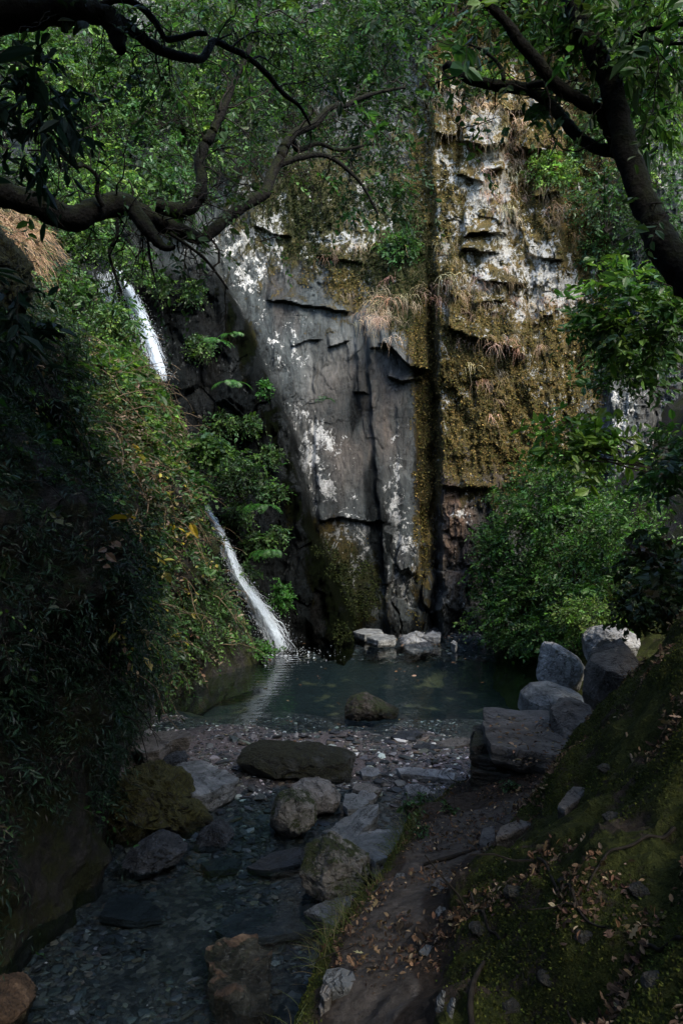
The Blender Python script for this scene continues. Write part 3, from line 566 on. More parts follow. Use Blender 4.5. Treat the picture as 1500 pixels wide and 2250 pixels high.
rock("stone_slab", "grey green slate slab in the water at the mossy corner of the path", *slabv([(668, 2002), (720, 1975), (770, 1958), (802, 1955), (775, 1990), (712, 2018)], .03, .1, 24, (.05, 0)), SLATE)
rock("stone_slab", "small green slate plate at the water below the mossy corner of the path", *slabv([(712, 2025), (735, 2012), (775, 2012), (782, 2030), (745, 2038)], .05, .07, 25), SLATE)
rock("boulder", "rusty brown block lying just under the water near the bottom of the picture", *slabv([(453, 2120), (460, 2075), (490, 2061), (560, 2057), (591, 2090), (590, 2200), (586, 2230), (520, 2222), (470, 2192)], -.012, .14, 26, (0, .02), .035), RUST)
rock("boulder", "ochre brown rock at the lower left corner of the stream", *pillow([(-60, 2190), (-20, 2170), (30, 2164), (66, 2170), (76, 2188), (62, 2225), (40, 2275), (-50, 2290)], 4.05, .2, 27, 9, rough=.03), RUST)
rock("boulder", "dark wet rock with a mossy crown standing alone in the pool", *pillow([(750, 1568), (760, 1545), (780, 1523), (800, 1520), (830, 1540), (876, 1560), (870, 1574), (800, 1578), (760, 1577)], 9.85, .3, 28, 5, rough=.025), mat_rock("pool_rock", ((.03, .025, .02), (.08, .065, .05), (.2, .19, .16)), moss=.55, lich=.2, wetz=.1))
for k, (ol, lab) in enumerate([([(858, 1618), (880, 1606), (915, 1604), (928, 1612), (905, 1622), (872, 1622)], "flat dark slate at the pool edge nearest to the pool rock"), ([(965, 1630), (990, 1620), (1034, 1622), (1034, 1634), (1000, 1640), (968, 1640)], "pale flat slate against the foot of the stone ledge"),
                               ([(905, 1642), (925, 1630), (960, 1636), (974, 1642), (950, 1648)], "blue-grey slate plate on the shore left of the pale flat slate"), ([(877, 1626), (890, 1616), (912, 1620), (914, 1626)], "very small black slate touching the flat dark slate at the pool edge")]):
    rock("stone_slab", lab, *slabv(ol, .05, .07, 30 + k), [SLATEDARK, BLOCK, SLATEDARK, SLATEDARK][k])
# far shore
rock("boulder", "pale angular rock on the far shore below the crack in the cliff", *pillow([(868, 1422), (885, 1400), (912, 1389), (942, 1400), (952, 1416), (920, 1426)], 15.3, .3, 41, 9), PALE)
rock("boulder", "dark layered rock in front of the pale angular rock on the far shore", *pillow([(888, 1418), (945, 1412), (953, 1425), (940, 1438), (900, 1440), (889, 1430)], 14.9, .25, 42, 9), SLATEDARK)
rock("boulder", "small tan rock right of the two far shore rocks", *pillow([(940, 1412), (960, 1408), (970, 1424), (952, 1430)], 15.1, .2, 43, 8), TANBARE)
for k, (ol, lab) in enumerate([([(775, 1388), (800, 1380), (835, 1382), (842, 1390), (800, 1394)], "thin slate on the far shore, farthest from the water"), ([(806, 1400), (820, 1392), (866, 1396), (870, 1404), (830, 1408)], "blue-grey slate lying on the far shore left of the pale angular rock"),
                               ([(930, 1396), (950, 1386), (968, 1390), (966, 1400)], "small pale slate leaning at the cliff foot"), ([(990, 1412), (996, 1406), (1004, 1412), (1000, 1418)], "tiny white stone on the far shore")]):
    rock("stone_slab", lab, *slabv(ol, .16, .14, 45 + k, (0, 0)), [SLATE, SLATE, PALE, PALE][k])
# right shore boulders
rock("boulder", "smooth white boulder at the right edge of the pool, under the grass tuft", *pillow([(1181, 1492), (1184, 1442), (1200, 1414), (1226, 1415), (1262, 1440), (1284, 1475), (1281, 1514), (1240, 1526), (1200, 1516)], 9.6, .5, 51, 8, rough=.018), WHITE)
rock("boulder", "bright white boulder behind the grass tuft, farthest right at the pool", *pillow([(1281, 1450), (1284, 1402), (1310, 1375), (1350, 1369), (1388, 1384), (1393, 1402), (1372, 1440), (1320, 1450)], 8.6, .45, 52, 8, rough=.02), WHITE)
rock("boulder", "rounded grey boulder with a dark band behind the stone ledge", *pillow([(1143, 1562), (1150, 1530), (1175, 1508), (1215, 1504), (1272, 1524), (1272, 1552), (1215, 1578), (1160, 1576)], 7.7, .42, 53, 0, rough=.008), SLATE, smooth=True)
rock("boulder", "big angled grey block propped between the white boulders and the mossy bank", *pillow([(1284, 1520), (1290, 1446), (1332, 1430), (1402, 1394), (1400, 1430), (1376, 1490), (1350, 1560), (1310, 1580), (1292, 1556)], 6.6, .4, 54, 9, rough=.012), BLOCK)
rock("boulder", "squat brown block sitting on the right end of the stone ledge", *pillow([(1208, 1612), (1212, 1560), (1240, 1540), (1290, 1540), (1314, 1560), (1308, 1610), (1270, 1632), (1222, 1632)], 6.15, .3, 55, 9, rough=.015), BLOCK)
rock("stone_slab", "broad brown stone ledge strewn with leaves above the water", *slabv([(1062, 1554), (1140, 1560), (1205, 1562), (1230, 1600), (1300, 1640), (1255, 1668), (1160, 1652), (1080, 1638), (1064, 1606)], .82, .16, 56, (0, .03), .012), BLOCK)
for k, (ol, z) in enumerate([([(1036, 1640), (1070, 1634), (1170, 1652), (1260, 1672), (1270, 1600), (1040, 1590)], .76), ([(1030, 1662), (1120, 1676), (1250, 1690), (1265, 1620), (1036, 1610)], .68), ([(1036, 1690), (1130, 1700), (1246, 1716), (1262, 1640), (1042, 1632)], .6),
                             ([(1030, 1712), (1140, 1726), (1240, 1742), (1255, 1660), (1040, 1652)], .52), ([(1038, 1738), (1130, 1752), (1230, 1764), (1250, 1680), (1044, 1676)], .45), ([(1026, 1758), (1120, 1778), (1222, 1790), (1240, 1700), (1040, 1690)], .37)]):
    rock("stone_slab", ["topmost", "second", "third", "fourth", "fifth", "lowest"][k] + " layer of dark mossy slate in the stack under the stone ledge", *slabv(ol, z, .085, 60 + k, (0, 0), .014, under=.96), BLOCKWALL, group="slate layers under the stone ledge")
# stones on the path
def on_bank(px, py):
    lo, hi = np.full(1, .8), np.full(1, 9.)
    for d in np.linspace(.9, 9, 800):
        p = P(px, py, d)
        if p[2] < bank_z(p[0], p[1], True): return p
    return P(px, py, 4)
def path_stone(ol, lab, mat, seed, th=.06, up=.02):
    o = np.array(ol, float); c = o.mean(0); z = on_bank(*c)[2] + up
    rock("path_stone", lab, *slabv(ol, float(z), th, seed, (0.03, -.08), .006), mat, smooth=True)
path_stone([(948, 1945), (960, 1930), (985, 1926), (1000, 1940), (990, 1958), (962, 1960)], "flat grey stone set in the path at the edge of the moss", BLOCK, 70)
path_stone([(864, 1930), (872, 1918), (888, 1918), (891, 1930), (878, 1938)], "small pale pebble among the leaves on the path", SLATE, 71)
path_stone([(955, 2002), (965, 1990), (978, 1994), (980, 2008), (962, 2012)], "little grey stone on the path just below the flat grey stone", SLATE, 72)
path_stone([(709, 2150), (718, 2130), (745, 2125), (775, 2135), (781, 2155), (765, 2168), (730, 2170)], "smooth oval blue-grey stone on the lower left edge of the path", SLATE, 73, .09, .04)
path_stone([(703, 2180), (708, 2162), (720, 2158), (729, 2172), (724, 2190), (712, 2195)], "rounded tan pebble below the oval blue-grey stone", TANBARE, 74, .07, .03)
path_stone([(700, 2210), (705, 2202), (713, 2206), (712, 2216), (704, 2218)], "tiny orange pebble below the rounded tan pebble", TANBARE, 75, .04, .02)
path_stone([(1052, 1850), (1060, 1820), (1085, 1815), (1086, 1845), (1070, 1860)], "upright grey kerb stone where the path turns", BLOCK, 76, .15, .08)
path_stone([(1088, 1838), (1100, 1815), (1150, 1795), (1185, 1785), (1180, 1805), (1120, 1830)], "long worn step stone in the bend of the path", BLOCK, 77, .08, .03)
path_stone([(1225, 1770), (1245, 1740), (1290, 1705), (1300, 1715), (1270, 1755), (1240, 1780)], "worn slanted stone higher up the path beyond the bend", BLOCK, 78, .08, .03)
path_stone([(920, 2090), (935, 2075), (955, 2080), (950, 2095), (930, 2098)], "thin slate lying on the path beside the lower moss edge", SLATE, 79, .04, .015)

# gravel: loose slate chips on the bed and the shore
ICO_V = unit(np.array([(0, s1, s2 * 1.618) for s1 in (-1, 1) for s2 in (-1, 1)] + [(s1, s2 * 1.618, 0) for s1 in (-1, 1) for s2 in (-1, 1)] + [(s2 * 1.618, 0, s1) for s1 in (-1, 1) for s2 in (-1, 1)], float))
from itertools import combinations
_el = min(np.linalg.norm(ICO_V[0] - ICO_V[k]) for k in range(1, 12))
ICO_F = []
for a, b, c in combinations(range(12), 3):
    if all(abs(np.linalg.norm(ICO_V[i] - ICO_V[j]) - _el) < 1e-3 for i, j in ((a, b), (b, c), (a, c))):
        nr = np.cross(ICO_V[b] - ICO_V[a], ICO_V[c] - ICO_V[a]); ICO_F.append((a, b, c) if nr @ ICO_V[a] > 0 else (a, c, b))
ICO_F = np.array(ICO_F)
def pebbles(p, size, col, flat=.35):
    N = len(p); t = unit(np.column_stack([RNG.normal(size=(N, 2)), RNG.normal(size=N) * .18])); n = unit(np.array([0, 0, 1.]) + RNG.normal(size=(N, 3)) * .18); b = unit(np.cross(n, t)); t = np.cross(b, n)
    tv = ICO_V[None] * (1 + RNG.normal(size=(N, 12, 1)) * .22)
    asp = np.exp(RNG.normal(size=(N, 1)) * .25)
    V = p[:, None] + size[:, None, None] * (tv[..., :1] * asp[..., None] * t[:, None] + tv[..., 1:2] * .8 / asp[..., None] * b[:, None] + tv[..., 2:] * flat * n[:, None])
    return V.reshape(-1, 3), (ICO_F[None] + (np.arange(N) * 12)[:, None, None]).reshape(-1, 3), np.repeat(col, 12, 0)
def mat_pebble():
    m = M("gravel"); c = m.attr('Col', 'Color'); c = m.mix(.6, c, m.ramp(m.noise(70, 4, .7), [(.3, .5), (.7, 1.3)]), 'MULTIPLY'); return m.out(m.bsdf(c, .6, .4, m.bump(m.noise(120, 3), .4, .01)))
PEB = mat_pebble()
PC = [(.035, .038, .040), (.02, .022, .024), (.06, .06, .057), (.075, .06, .044), (.13, .125, .115), (.36, .35, .33)]
n = 60000; y = 3.6 + 6.3 * RNG.random(n) ** 1.1; x = RNG.uniform(-2.6, 1.6, n); z = bed_z(x, y)
keep = fbm(np.stack([x * 1.6, y * 1.2, 0 * x], 1), 3) > -.22 + .5 * (RNG.random(n) - .5); x, y, z = x[keep], y[keep], z[keep]; n = len(x); sz = .007 + .034 * RNG.random(n) ** 4.5; sz = np.where(y < 6.5, sz * 1.1, sz * .75)
col = pal(n, PC, [5, 5, 3, 1.5, .5, .05], .3); dr = (y > 7.0)[:, None]; col = np.where(dr, pal(n, PC, [3, 3, 3, 2, 2.4, 2.0], .3), col)
tag(mesh("gravel", *(lambda v: (v[0], v[1], PEB, None, v[2]))(pebbles(np.stack([x, y, z + .1 * sz], 1), sz, col))), kind='stuff')
n = 3500; x = RNG.uniform(-1.2, 2.9, n); y = RNG.uniform(14.9, 16.6, n); z = bed_z(x, y); sz = .02 + .05 * RNG.random(n) ** 3
tag(mesh("gravel", *(lambda v: (v[0], v[1], PEB, None, v[2]))(pebbles(np.stack([x, y, z + .1 * sz], 1), sz, pal(n, PC, [4, 4, 2, 1.5, .6, .3], .3)))), kind='stuff')

n = 420; y = RNG.uniform(6.2, 8.9, n); x = RNG.uniform(-1.6, 1.1, n) + .12 * (y - 7); z = bed_z(x, y); sz = .03 + .045 * RNG.random(n) ** 2
tag(mesh("gravel", *(lambda v: (v[0], v[1], PEB, None, v[2]))(pebbles(np.stack([x, y, z + .2 * sz], 1), sz, pal(n, PC, [3, 3, 3, 2, 2, 1], .3), .3))), kind='stuff')

# ------------------------------------------------------------------ waterfalls
def fall(name, label, path, widths, dep, nst, seed, spread=1.0, rad=.008, foam=0, wig=.13):
    root = thing(name, label, "waterfall", P(*path[-1], dep(np.array([path[-1][0]]), np.array([path[-1][1]]))[0]))
    m = 34; c = crom(np.column_stack([np.array(path, float), np.array(widths, float)]), m)
    r = np.random.default_rng(seed)
    off = r.normal(size=(nst, 1)) * .46; off = np.clip(off, -1.35, 1.35)
    t0 = r.random((nst, 1)) ** 1.0 * .8; ln = .05 + .22 * r.random((nst, 1)); tt = np.clip(t0 + ln * np.linspace(0, 1, 9)[None], 0, 1)
    dl = dep(c[:, 0], c[:, 1]); dl = np.minimum.reduce([np.roll(np.pad(dl, 3, 'edge'), k)[3:-3] for k in (-2, -1, 0, 1, 2)]); dl = np.convolve(np.pad(dl, 3, 'edge'), np.ones(7) / 7, 'valid')
    ti = np.linspace(0, 1, m); it = lambda q, v: np.interp(q.ravel(), ti, v).reshape(q.shape)
    px, py, w = it(tt, c[:, 0]), it(tt, c[:, 1]), it(tt, c[:, 2])
    wob = np.cumsum(r.normal(size=tt.shape) * wig, 1); oo = off + wob
    px = px + oo * w * .5 * spread; py = py + r.normal(size=tt.shape) * 1.5
    d = it(tt, dl) - .03 - .16 * np.clip(1 - np.abs(oo), 0, 1) * r.random((nst, 1)) + r.normal(size=tt.shape) * .012
    A = P(px, py, d); R = (.0022 + rad * r.random((nst, 1)) ** 1.5) * np.sin(np.pi * np.linspace(.08, .95, 9))[None] * np.clip(1.2 - np.abs(off) * .7, .25, 1)
    V, F = tubes(A, R, 4); mesh("strands", V, F, FALL, root)
    # spray drops
    nd = nst * 4; t = r.random(nd) ** .8; px, py, w = it(t, c[:, 0]), it(t, c[:, 1]), it(t, c[:, 2])
    px = px + r.normal(size=nd) * w * .45; py = py + r.normal(size=nd) * 5; p = P(px, py, it(t, dl) - .05 - .3 * r.random(nd))
    if foam:                                              # splash and foam where it meets the pool
        q = P(*path[-1], dl[-1]); a = r.uniform(0, 6.28, foam); k = np.abs(r.normal(size=foam)) * .38
        f = np.stack([q[0] + np.cos(a) * k * 1.3, q[1] - .25 + np.sin(a) * k * .9, .012 + np.abs(r.normal(size=foam)) * .16 * np.exp(-k / .22)], 1); p = np.concatenate([p, f]); nd = len(p)
        kk = np.abs(r.normal(size=110)) * .42; a = r.uniform(0, 6.28, 110)
        V, F, _ = pebbles(np.stack([q[0] + .1 + np.cos(a) * kk * 1.5, q[1] - .45 + np.sin(a) * kk, np.full(110, .004)], 1), .008 + .02 * r.random(110) ** 2, np.ones((110, 3)), .12); mesh("foam", V, F, FALL, root, smooth=True)
    V, F, _ = pebbles(p, .0025 + .004 * r.random(nd) ** 2, np.ones((nd, 3)), .9); mesh("spray", V, F, FALL, root, smooth=True)
    return root
def cdep(px, py): return cliff_depth(px, py) if np.ndim(px) else cliff_depth(np.array([px]), np.array([py]))[0]
def cds(px, py, k=0):                                     # smoothed: nearest rock around the point
    px, py = np.asarray(px, float), np.asarray(py, float)
    return np.minimum.reduce([cliff_depth(px + a, py + b) for a, b in ((0, 0), (12, 0), (-12, 0), (0, 14), (0, -14))])
fall("waterfall", "narrow white upper waterfall dropping behind the ivy covered bank", [(256, 585), (272, 618), (295, 665), (318, 720), (338, 775), (356, 835)], [12, 18, 24, 28, 30, 30], cds, 800, 1, rad=.0055)
fall("waterfall", "thin veil of water running down dark rock left of the upper waterfall", [(228, 595), (236, 640), (246, 690), (262, 745), (275, 790)], [56, 62, 60, 56, 40], cds, 260, 2, rad=.0024, wig=.03)
fall("waterfall", "lower white cascade sliding between ferns into the pool", [(452, 1112), (480, 1165), (503, 1220), (528, 1280), (568, 1338), (600, 1390), (616, 1428)], [8, 16, 22, 28, 40, 46, 46], cds, 900, 3, rad=.006, foam=350)

# ------------------------------------------------------------------ foliage builders
DKG = [(.018, .038, .014), (.026, .052, .02), (.038, .068, .02)]
MDG = [(.03, .078, .022), (.042, .10, .027), (.06, .125, .032), (.025, .06, .023)]
BRG = [(.08, .16, .03), (.11, .2, .035), (.14, .22, .05), (.06, .12, .03)]
DRY = [(.14, .10, .06), (.22, .16, .10), (.09, .065, .04), (.07, .08, .03)]
YEL = [(.38, .28, .03), (.3, .26, .05)]
def join_leaves(lst):
    Vs, Cs, n = [], [], 0; Fs = {}
    for (V, F, C) in lst:
        for f in F: Fs.setdefault(f.shape[1], []).append(f + n)
        Vs.append(V); Cs.append(C); n += len(V)
    return np.concatenate(Vs), [np.concatenate(f) for f in Fs.values()], np.concatenate(Cs)
def put_leaves(name, lst, mat, parent=None):
    V, F, C = join_leaves(lst); return mesh(name, V, F, mat, parent, col=C)
def bush(name, label, ctr, rad, n, k=9, size=.05, L=.22, cols=MDG, w=None, group=None, droop=.35, tmpl=LEAF6, mat=None, cat_='shrub', foot=None, nst=7, shell=.45):
    ctr = np.array(ctr, float); rad = np.array(rad, float)
    root = thing(name, label, cat_, foot if foot is not None else ctr - [0, 0, rad[2]], group)
    c, v = blob_pts(ctr, rad, n, shell); D = unit(v + RNG.normal(size=v.shape) * .6 + [0, 0, .15])
    lv, tw = sprigs(c - D * L * .5, D, L, k, size, cols, w, droop, tmpl)
    put_leaves("foliage", [lv], mat or LEAFM, root)
    f = np.array(root.location); e = c[RNG.choice(n, nst)]; mid = (f + e) / 2 + RNG.normal(size=e.shape) * rad * .15
    A = np.stack([np.tile(f, (nst, 1)), mid, e], 1); A2 = np.stack([crom(a, 8) for a in A])
    sv = tubes(A2, np.linspace(1, .3, 8)[None] * np.full((nst, 1), max(rad.min() * .03, .008)), 5)
    V, F = cat([sv, tw]); mesh("stems", V, F, TWIG, root); return root

# ------------------------------------------------------------------ left bank cover
def cover_on(V, F, n, wfun, size, cols, w, k, L, tmpl=LEAF6, droop=.6, lift=.06, outw=.8):
    p, nr = surf_pts(V, F, n, wfun); nr = np.where((nr[:, :1] < 0) & (np.abs(nr[:, :1]) > .3), -nr, nr)
    D = nr * outw + RNG.normal(size=p.shape) * .6 + [0, 0, .1]
    return sprigs(p + nr * (lift * RNG.random((len(p), 1)) - .03), D, L, k, size, cols, w, droop, tmpl)
def pxw(boxes, base=0.0):
    def f(p):
        x, y = left_px(p); v = np.full(len(p), base) * (p[:, 1] > .5)
        for (cx, cyy, rx, ry, val) in boxes: v = v + val * np.exp(-(np.abs((x - cx) / rx) ** 3 + np.abs((y - cyy) / ry) ** 3)) * (p[:, 1] > .5)
        return np.clip(v, 0, None) * sst(.45, .9, p[:, 2] + .45 * fbm(p * 1.5, 2) + .42 * (p[:, 1] > 9.0)) + 1e-6
    return f
near = lambda p: (p[:, 1] > 2.5) * (p[:, 1] < 9.5) * (p[:, 2] < 7) * sst(.35, .9, p[:, 2] + .7 * fbm(p * 1.4, 2)) + 1e-7
lv1, tw1 = cover_on(leftV, leftF, 19000, near, .042, [(.009, .024, .014), (.014, .036, .02), (.022, .05, .024), (.035, .03, .02)], [4, 4, 2.4, .5], 10, .18, NARROW, .7, .12)
o = put_leaves("ground_cover", [lv1], LEAFM); tag(o, kind='stuff')
lv2, tw2 = cover_on(leftV, leftF, 6500, pxw([(240, 760, 190, 170, 1), (150, 950, 200, 200, .6), (430, 1150, 150, 300, .8), (400, 1400, 160, 130, .8)], .05), .05, DKG + MDG + BRG[:1] + DRY[:2], [1.5, 2, 2, 2, 2.2, 2, 1.2, 1.6, .7, .4], 9, .24, LEAF6)
o = put_leaves("undergrowth", [lv2], LEAFM); tag(o, kind='stuff')
lv3, tw3 = cover_on(leftV, leftF, 5200, pxw([(400, 880, 80, 110, 1.0), (340, 800, 80, 60, .7), (270, 760, 60, 60, .3)]), .065, BRG + BRG + MDG[1:3], None, 6, .16, IVY, .4, .05)
o = put_leaves("ivy", [lv3], GLOSSLEAF); tag(o, kind='stuff')
lv4, tw4 = cover_on(leftV, leftF, 2400, pxw([(270, 900, 110, 120, 1), (330, 1060, 110, 150, .6)]), .05, DRY + MDG[:2], [1.6, 1.2, 1.6, 2, 2.2, 2], 7, .3, LEAF6, .5, .1)
o = put_leaves("dry_undergrowth", [lv4], LEAFM); tag(o, kind='stuff')
lv5, _ = cover_on(leftV, leftF, 130, pxw([(310, 1060, 80, 60, 1), (340, 1200, 90, 120, .5), (330, 1380, 80, 80, .4)]), .085, YEL, None, 2, .2, LEAF6, .4, .2)
o = put_leaves("yellow_leaves", [lv5], LEAFM); tag(o, kind='stuff')
# bare bramble stems arching over the bank
def brambles(n, wfun, L, r0, mat, seed=0, V=leftV, F=leftF, g=1.0):
    p, nr = surf_pts(V, F, n, wfun); nr = np.where((nr[:, :1] < 0) & (np.abs(nr[:, :1]) > .3), -nr, nr); m = 9
    d = unit(nr * .7 + RNG.normal(size=p.shape) * .6 + [0, 0, .5]); A = [p]
    for k in range(m - 1):
        d = unit(d + RNG.normal(size=d.shape) * .22 + [0, 0, -.22 * g]); A.append(A[-1] + d * (L * np.exp(RNG.normal(size=(n, 1)) * .1) / m))
    return tubes(np.stack(A, 1), np.linspace(1, .4, m)[None] * r0 * np.exp(RNG.normal(size=(n, 1)) * .3), 4)
V, F = cat([tw2, brambles(260, near, .8, .004, TWIG)]); tag(mesh("bramble_stems", V, F, TWIG), kind='stuff')
V, F = cat([brambles(380, pxw([(270, 890, 130, 140, 1), (380, 1150, 140, 260, .6), (420, 1400, 150, 120, .3)]), .9, .005, DRYTWIG)]); tag(mesh("dry_bramble_stems", V, F, DRYTWIG), kind='stuff')

# ------------------------------------------------------------------ grass and straw
def blades(p, D, L, r, col, m=5, g=1.0):
    N = len(p); d = unit(D); A = [p]
    for k in range(m - 1):
        d = unit(d + RNG.normal(size=d.shape) * .12 + [0, 0, -.28 * g]); A.append(A[-1] + d * (L[:, None] / m))
    V, F = tubes(np.stack(A, 1), np.linspace(1, .2, m)[None] * r * np.ones((N, 1)), 3); return V, F, np.repeat(col, m * 3, 0)
def cliff_tufts(n_t, boxes, L, per, cols, g):
    b = np.array(boxes, float); k = RNG.choice(len(b), n_t, p=b[:, 4] / b[:, 4].sum())
    px = b[k, 0] + RNG.normal(size=n_t) * b[k, 2] * .55; py = b[k, 1] + RNG.normal(size=n_t) * b[k, 3] * .55
    c = P(px, py, cliff_depth(px, py) - .03); c = np.repeat(c, per, 0) + RNG.normal(size=(n_t * per, 3)) * [.09, .02, .03]
    D = np.stack([RNG.normal(size=len(c)) * .35, -.55 + RNG.normal(size=len(c)) * .25, -.1 + RNG.normal(size=len(c)) * .5], 1)
    return blades(c, D, L * np.exp(RNG.normal(size=len(c)) * .35), .0032, np.repeat(pal(n_t, cols, None, .25), per, 0) * np.exp(RNG.normal(size=(len(c), 1)) * .25), 6, g)
STC = [(.40, .32, .23), (.30, .24, .17), (.52, .43, .32), (.22, .17, .11), (.34, .22, .16)]
V, F, C = cliff_tufts(270, [(1040, 230, 60, 60, 1), (1110, 300, 70, 80, 2), (1100, 430, 60, 80, 2), (1020, 640, 60, 40, 1.2), (1100, 640, 80, 60, 1.5), (1110, 760, 80, 40, 1.4), (830, 690, 50, 50, 1.6), (980, 560, 30, 60, 1), (1230, 460, 60, 60, 1), (1080, 850, 60, 80, .6), (1200, 650, 60, 80, .7), (990, 180, 40, 80, .8), (880, 640, 50, 60, .8), (1190, 180, 90, 90, 1), (1300, 250, 90, 90, 1), (800, 520, 80, 60, .6)], .34, 16, STC, 1.6)
tag(mesh("dry_grass", V, F, STRAW, col=C), kind='stuff')
V, F, C = cliff_tufts(70, [(75, 470, 45, 80, 1)], .5, 26, [(.3, .2, .12), (.42, .29, .18), (.2, .14, .08)], 1.4)
# hanging straw on the crumbling soil above the left bank
p, nr = surf_pts(leftV, leftF, 2600, pxw([(55, 470, 60, 100, 1)])); V, F, C = blades(p, np.column_stack([.6 + .3 * RNG.normal(size=len(p)), -.3 + .4 * RNG.normal(size=len(p)), .1 + .4 * RNG.normal(size=len(p))]), .4 * np.exp(RNG.normal(size=len(p)) * .3), .004, pal(len(p), [(.3, .2, .12), (.42, .29, .18), (.2, .14, .08)]), 6, 1.3)
tag(mesh("dry_grass", V, F, STRAW, col=C), kind='stuff')

# shaggy moss cushions on the rock face
fa = grid_f(len(ys), len(xs))[:, ::-1]; mk = (a_moss + .30 * fbm(np.stack([gx / 60, gy / 60, 0 * gx], -1), 3)).ravel()
w = (1 - .9 * (a_lich_lit.ravel()[fa[:, 0]] > .38)) * np.clip(mk[fa[:, 0]] - .8 * rib.ravel()[fa[:, 0]] - .46, 0, .3) * (1 - .1 * sst(900, 760, gy.ravel()[fa[:, 0]]) * (gx.ravel()[fa[:, 0]] < 1115) * (gx.ravel()[fa[:, 0]] > 970) * (gy.ravel()[fa[:, 0]] < 600)) + 1e-9; i = RNG.choice(len(fa), 110000, p=w / w.sum()); u, v = RNG.random((2, len(i), 1))
p = cv[fa[i, 0]] * (1 - u) * (1 - v) + cv[fa[i, 1]] * u * (1 - v) + cv[fa[i, 2]] * u * v + cv[fa[i, 3]] * (1 - u) * v
gsel = (a_green.ravel()[fa[i, 0]] > .4)[:, None]; c = np.where(gsel, pal(len(i), [(.008, .013, .004), (.016, .022, .006), (.026, .034, .009)], None, .2), pal(len(i), [(.07, .057, .017), (.12, .086, .025), (.19, .135, .046), (.035, .032, .012), (.06, .062, .017)], None, .3))
lv = leaves(p, np.column_stack([RNG.normal(size=len(i)) * .6, -.7 + .3 * RNG.normal(size=len(i)), -.35 + .6 * RNG.normal(size=len(i))]), RNG.normal(size=p.shape) + [0, -1, .6], .022 + .035 * RNG.random(len(i)), c, LEAF4)
tag(put_leaves("moss", [lv], DRYLEAF), kind='stuff')

# moss fuzz, leaf litter and grass on the right bank
def bank_w(kind):
    def f(p):
        e, r = np.interp(p[:, 1], BR[:, 0], BR[:, 1]), np.interp(p[:, 1], BR[:, 0], BR[:, 3]); nn = fbm(p * 2.2 + (5 if kind == 'moss' else 40), 3)
        vis = (p[:, 1] > 1.3) * (p[:, 1] < 7.5) * (p[:, 0] < p[:, 1] * .47 + .1) / np.maximum(p[:, 1], 1.5) ** 1.0
        slope = sst(r, r + .2, p[:, 0]); edge = 1 - sst(e + .02, e + .12, p[:, 0])
        if kind == 'moss': return vis * (np.clip(slope, 0, 1) * sst(-.25, .15, nn) + edge * (p[:, 2] > .1)) + 1e-7
        if kind == 'litter': return vis * (slope * sst(.05, .4, nn) * 1.3 + sst(e, e + .1, p[:, 0]) * (1 - slope) * sst(-.2, .4, nn) * .8 * (p[:, 1] > 2.75)) + 1e-7
        return vis * edge * (p[:, 2] > .2) * sst(-.2, .2, nn) + 1e-7
    return f
p, nr = surf_pts(bankV, bankF, 110000, bank_w('moss')); nr = np.where(nr[:, 2:] < 0, -nr, nr)
lv = leaves(p - nr * .004, nr + RNG.normal(size=p.shape) * .5, RNG.normal(size=p.shape), .007 + .008 * RNG.random(len(p)), pal(len(p), [(.02, .026, .006), (.04, .05, .010), (.07, .078, .017)], None, .28), LEAF4)
tag(put_leaves("moss", [lv], DRYLEAF), kind='stuff')
p, nr = surf_pts(bankV, bankF, 10500, bank_w('litter')); nr = np.where(nr[:, 2:] < 0, -nr, nr)
LIT = [(.10, .062, .038), (.16, .10, .06), (.06, .038, .026), (.26, .19, .12), (.035, .026, .02)]
a = leaves(p[:10000] + nr[:10000] * .008, RNG.normal(size=(10000, 3)) + nr[:10000] * .2, nr[:10000] + RNG.normal(size=(10000, 3)) * .28, .010 + .02 * RNG.random(10000), pal(10000, LIT, [3, 3, 3, 1.5, 3]), LEAF6, .8)
b = leaves(p[10000:] + nr[10000:] * .01, RNG.normal(size=(500, 3)) + nr[10000:] * .2, nr[10000:] + RNG.normal(size=(500, 3)) * .4, .028 + .024 * RNG.random(500), pal(500, LIT, [3, 3, 3, 2, 2]), OAK, .8)
tag(put_leaves("leaf_litter", [a, b], DRYLEAF), kind='stuff')
p, nr = surf_pts(bankV, bankF, 1500, bank_w('grass'))
V, F, C = blades(p, np.array([-.4, 0, 1.]) + RNG.normal(size=p.shape) * .35, .10 + .10 * RNG.random(len(p)), .0016, pal(len(p), [(.06, .09, .025), (.1, .12, .04), (.16, .15, .08)]), 6, .6)
tag(mesh("grass", V, F, LEAFM, col=C), kind='stuff')

def flat_leaves(x, y, z, size, cols=LIT):
    n = len(x); up = np.array([0, 0, 1.]) + RNG.normal(size=(n, 3)) * .2
    return leaves(np.stack([x, y, z], 1), RNG.normal(size=(n, 3)) * [1, 1, .1], up, size, pal(n, cols), LEAF6, .6)
LX, LY = RNG.uniform(1.15, 1.75, 150), RNG.uniform(5.25, 6.35, 150)
fl = [flat_leaves(LX, LY, .845 + .03 * (LY - 5.8) + .01 * RNG.random(150), .03 + .02 * RNG.random(150))]
px_ = RNG.uniform(650, 1150, 110); LY = dz(1395 + 25 * RNG.random(110) ** 2, 0.); LX = (px_ - CX) / FPX * LY; fl.append(flat_leaves(LX, LY, np.maximum(bed_z(LX, LY), .0) + .02, .05 + .04 * RNG.random(110)))
LX, LY = RNG.uniform(-1.5, 2.6, 26), RNG.uniform(9.5, 14.5, 26); fl.append(flat_leaves(LX, LY, .006 + 0 * LX, .05 + .03 * RNG.random(26)))
LX, LY = RNG.uniform(-2, 1.3, 160), RNG.uniform(7.2, 9.6, 160); fl.append(flat_leaves(LX, LY, np.maximum(bed_z(LX, LY), 0) + .02, .025 + .025 * RNG.random(160)))
